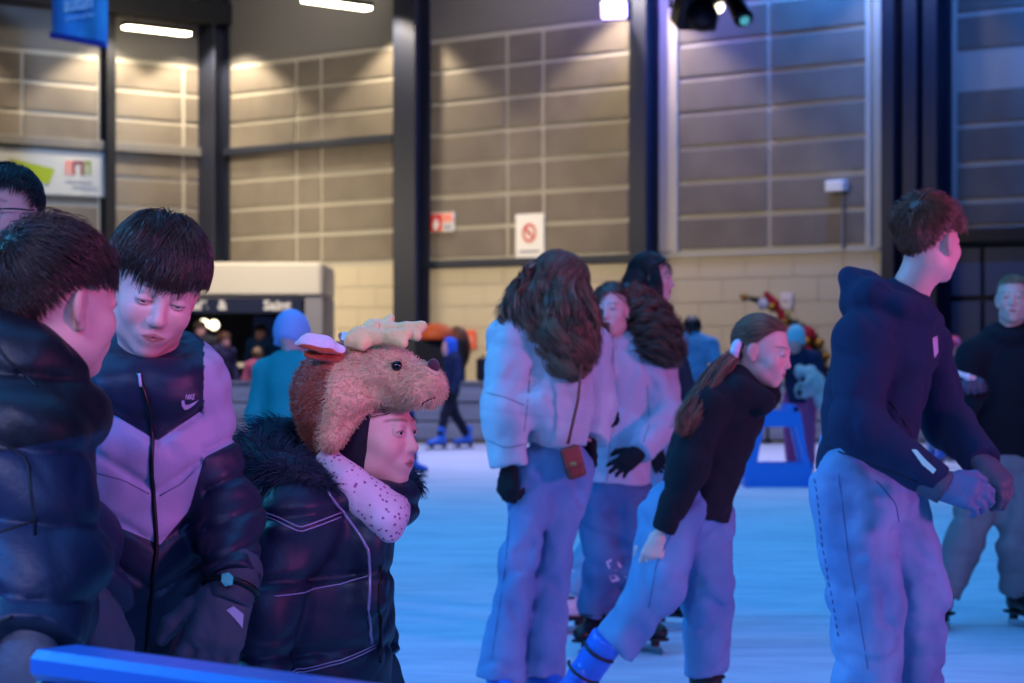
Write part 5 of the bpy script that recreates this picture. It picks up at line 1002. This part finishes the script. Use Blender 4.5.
# ------------------------------------------------------------------ people in the distance
def far_person(label, px, d, ht, f, top, bot, head='hair', hcol=H_DARK, boots=BOOT_BLUE, lean=0, ground=0.0, arms='down', wide=1.0, step=.10, zoff=0, skates=True, group=None, leg=True, scale_head=1.0, tname='jacket'):
    f = nrm((f[0], f[1], 0)); x = np.cross(f, (0, 0, 1)); b0 = np.array(((px-512)/FPX*d, d, ground)); g = ht/1.7; U = lambda a, c, z: b0+x*a*g+f*(c+lean*max(0, z-.9))*g+np.array((0, 0, z*g*(1-.12*abs(lean)*(z > .9))))
    t = person(b0, label, group); w_ = wide
    J = dict(neck=U(0, 0, 1.44), chest=U(0, 0, 1.30), pelvis=U(0, 0, .95), tf=f, hipa=U(-.09, 0, .90), hipb=U(.09, 0, .90), kna=U(-.11, step*.6+.02, .54), knb=U(.11, -step*.5+.03, .54), ana=U(-.12, step, .182/g), anb=U(.12, -step*1.3, .182/g), sha=U(-.19*w_, 0, 1.36), shb=U(.19*w_, 0, 1.36))
    if arms == 'down': J.update(ela=U(-.25*w_, -.02, 1.10), wra=U(-.25*w_, .08, .86), elb=U(.25*w_, -.02, 1.10), wrb=U(.25*w_, .08, .86))
    elif arms == 'front': J.update(ela=U(-.25, .10, 1.12), wra=U(-.17, .36, 1.02), elb=U(.25, .10, 1.12), wrb=U(.17, .36, 1.02))
    else: J.update(ela=U(-.24, .05, 1.12), wra=U(-.05, .24, 1.16), elb=U(.24, .05, 1.12), wrb=U(.05, .24, 1.16))
    hs = g*.98*scale_head+(1-g)*.5; hc = U(0, .03, 1.44)+f*.02+np.array((0, 0, .125*hs-.035*g)); R = frame(f-np.array((0, 0, .1))); hg = (.012 if d > 18 else .008)
    make_body(t, J, hc, R, hs, .008, bodyh=.018, bk=g, eyes=d < 20)
    if head == 'hair': hair_obj(t, hcol, [cap_vol(hc, R, hs, .01, .02, hairline(.45, .0, -.7)), flow_hair(hc, R, hs, 500, .06, .026, 5, hairline(.45, -.02, -.7), m=6, r=.004)])
    if head == 'long': hair_obj(t, hcol, [cap_vol(hc, R, hs, .01, .022, hairline(.42, -.3, -.95)), flow_hair(hc, R, hs, 400, .12, .026, 5, hairline(.45, -.2, -.9), m=7, r=.005)]+lock([hc-f*.04, hc-f*.08-np.array((0, 0, .12)), hc-f*.10-np.array((0, 0, .26))], [.07, .095, .06], 400, 6, .008, 2, .004))
    if head in ('beanie', 'hood', 'helmet'):
        v = Vol(hg); v.ell(hc+hs*(R@np.array((0, -.018, .045))), np.array((.096, .112, .102))*hs, R)
        if head == 'beanie': v.ell(hc+hs*(R@np.array((0, -.03, .10))), np.array((.082, .095, .085))*hs, R, .04); v.ell(hc+hs*(R@np.array((0, -.02, -.005))), np.array((.106, .124, .036))*hs, R @ np.array(((1, 0, 0), (0, .93, -.37), (0, .37, .93))), .006); v.plane(hc+hs*(R@np.array((0, 0, -.035))), -R[:, 2]-.45*R[:, 1])
        if head == 'helmet': v.plane(hc+hs*(R@np.array((0, 0, .02))), -R[:, 2]-.1*R[:, 1])
        if head == 'hood': v.ell(hc+hs*(R@np.array((0, -.02, -.05))), np.array((.09, .10, .11))*hs, R, .03); v.plane(hc+hs*(R@np.array((0, .045, 0))), R[:, 1])
        mesh_obj('beanie' if head == 'beanie' else 'hood' if head == 'hood' else 'bobble_hat', *v.mesh(lambda Q: folds(.005, 26, 3)(Q)+(.0022*np.sin(30*np.arctan2((Q-hc)@R[:, 0], (Q-hc)@R[:, 1])) if head == 'beanie' else 0)), hcol, t)
    v = top_vol(J, hg, (.155*g*w_, .14*g*w_, .14*g*w_), (.075*g, .068*g, .055*g), hem=J['pelvis']-np.array((0, 0, .06*g)), flat=1.2); mesh_obj(tname, *v.mesh(folds(.005, 18, 5)), top, t)
    if leg: mesh_obj('trousers', *legs_vol(J, hg, (.095*g, .075*g, .07*g)).mesh(folds(.004, 18, 6)), bot, t)
    for s_ in 'ab':
        if skates: skate(t, J['an'+s_], f, boots, 1.0 if g > .8 else .9, h=.012, detail=False)
    for s_ in 'ab': mesh_obj('glove' if skates else 'hand', *hand_vol(.009, J['wr'+s_], nrm(J['wr'+s_]-J['el'+s_]), (x if s_ == 'b' else -x), s=g, fat=1.2, thumb=1 if s_ == 'a' else -1).mesh(smooth=0), SKIN if not skates else KNIT, t)
    return t, J, hc, R
fab = lambda n, c: mat(n, lin(c), rough=.85, bump=.2, bscale=50)
far_person('skater in teal sweater and pale blue knitted beanie seen from behind', 289, 12.7, 1.50, (.45, .89), fab('teal_sweater', '#1d9a9a'), J_DARK, 'beanie', fab('pale_blue_knit', '#8fb2e6'), wide=.86, tname='sweater')
far_person('child in blue hood and dark suit skating away by the far barrier', 452, 30.4, 1.42, (-.9, -.35), fab('dark_blue_suit', '#12264c'), fab('dark_navy_trousers', '#10182c'), 'hood', fab('bright_blue_hood', '#2a66d8'), step=.22, wide=.95)
t, J, hc, R = far_person('person with dark hair and pale blue patterned coat seen from behind', 692, 25, 1.66, (.15, 1), mat('pale_blue_patterned_coat', lin('#5f9fc6'), rough=.8, mix=lin('#3a6f9c'), mscale=7), J_DARK, 'long', H_BLACK, wide=1.12, tname='coat')
t, J, hc, R = far_person('person in dark navy coat bending over the blue skating aid', 800, 23.6, 1.55, (-.35, -.94), fab('dark_navy_coat', '#16264a'), fab('pink_trousers', '#b0568e'), 'beanie', fab('pale_cyan_hat', '#8fd0dc'), lean=.30, arms='front', tname='coat')
v = Vol(.014).ell(P(806, 372, 23.2), (.10, .09, .08), None, .03).ell(P(815, 384, 23.15), (.12, .09, .10), None, .03).ell(P(822, 400, 23.15), (.07, .08, .10), None, .03).ell(P(804, 390, 23.2), (.07, .07, .09), None, .03); mesh_obj('fluffy_scarf', *v.mesh(folds(.026, 34, 3)), mat('pale_fluffy_scarf', lin('#b9c6c4'), rough=.95, bump=.5, bscale=40, mix=lin('#8fa3a8'), mscale=9), t)
far_person('child in red and pink bobble hat and brown coat at right', 955, 27.5, 1.42, (-.7, -.7), fab('brown_coat', '#6e3a34'), J_DARK, 'helmet', mat('red_pink_hat', lin('#c8384e'), rough=.9, mix=lin('#c07ab8'), mscale=9), boots=BOOT_BLUE, wide=1.1, tname='coat')
far_person('small child in pale blue padded suit beside the brown coated child', 936, 26.2, 1.18, (-.5, -.86), fab('pale_blue_suit', '#6f9cc0'), fab('pale_blue_suit', '#6f9cc0'), 'hair', H_BROWN, wide=1.0)
far_person('person in dark jacket with pale scarf waiting by the kiosk counter, auburn hair', 222, 34.2, 1.52, (.75, -.66), fab('dark_indigo_jacket', '#232450'), J_DARK, 'hair', H_AUB, skates=False, boots=None)
far_person('person with grey hair and dark coat under the kiosk lamps', 200, 34.8, 1.70, (.2, -.97), fab('charcoal_coat', '#2b2d38'), J_DARK, 'hair', H_DARK, skates=False)
far_person('child in pink jacket with sandy hair behind the barrier', 257, 33.6, 1.28, (.1, .99), fab('dusty_pink_jacket', '#b5607c'), J_DARK, 'hair', H_BLOND, skates=False, wide=.9)
far_person('seller in blue shirt standing inside the dark kiosk', 262, 37.2, 1.66, (-.3, -.95), fab('blue_work_shirt', '#22508f'), J_DARK, 'hair', H_BLACK, skates=False)
far_person('small skater in dark blue suit half hidden behind the reindeer hat', 398, 24.0, 1.20, (.8, -.6), fab('deep_blue_suit', '#1b3f7c'), fab('deep_blue_suit', '#1b3f7c'), 'hair', H_DARK, step=.18, wide=.85)
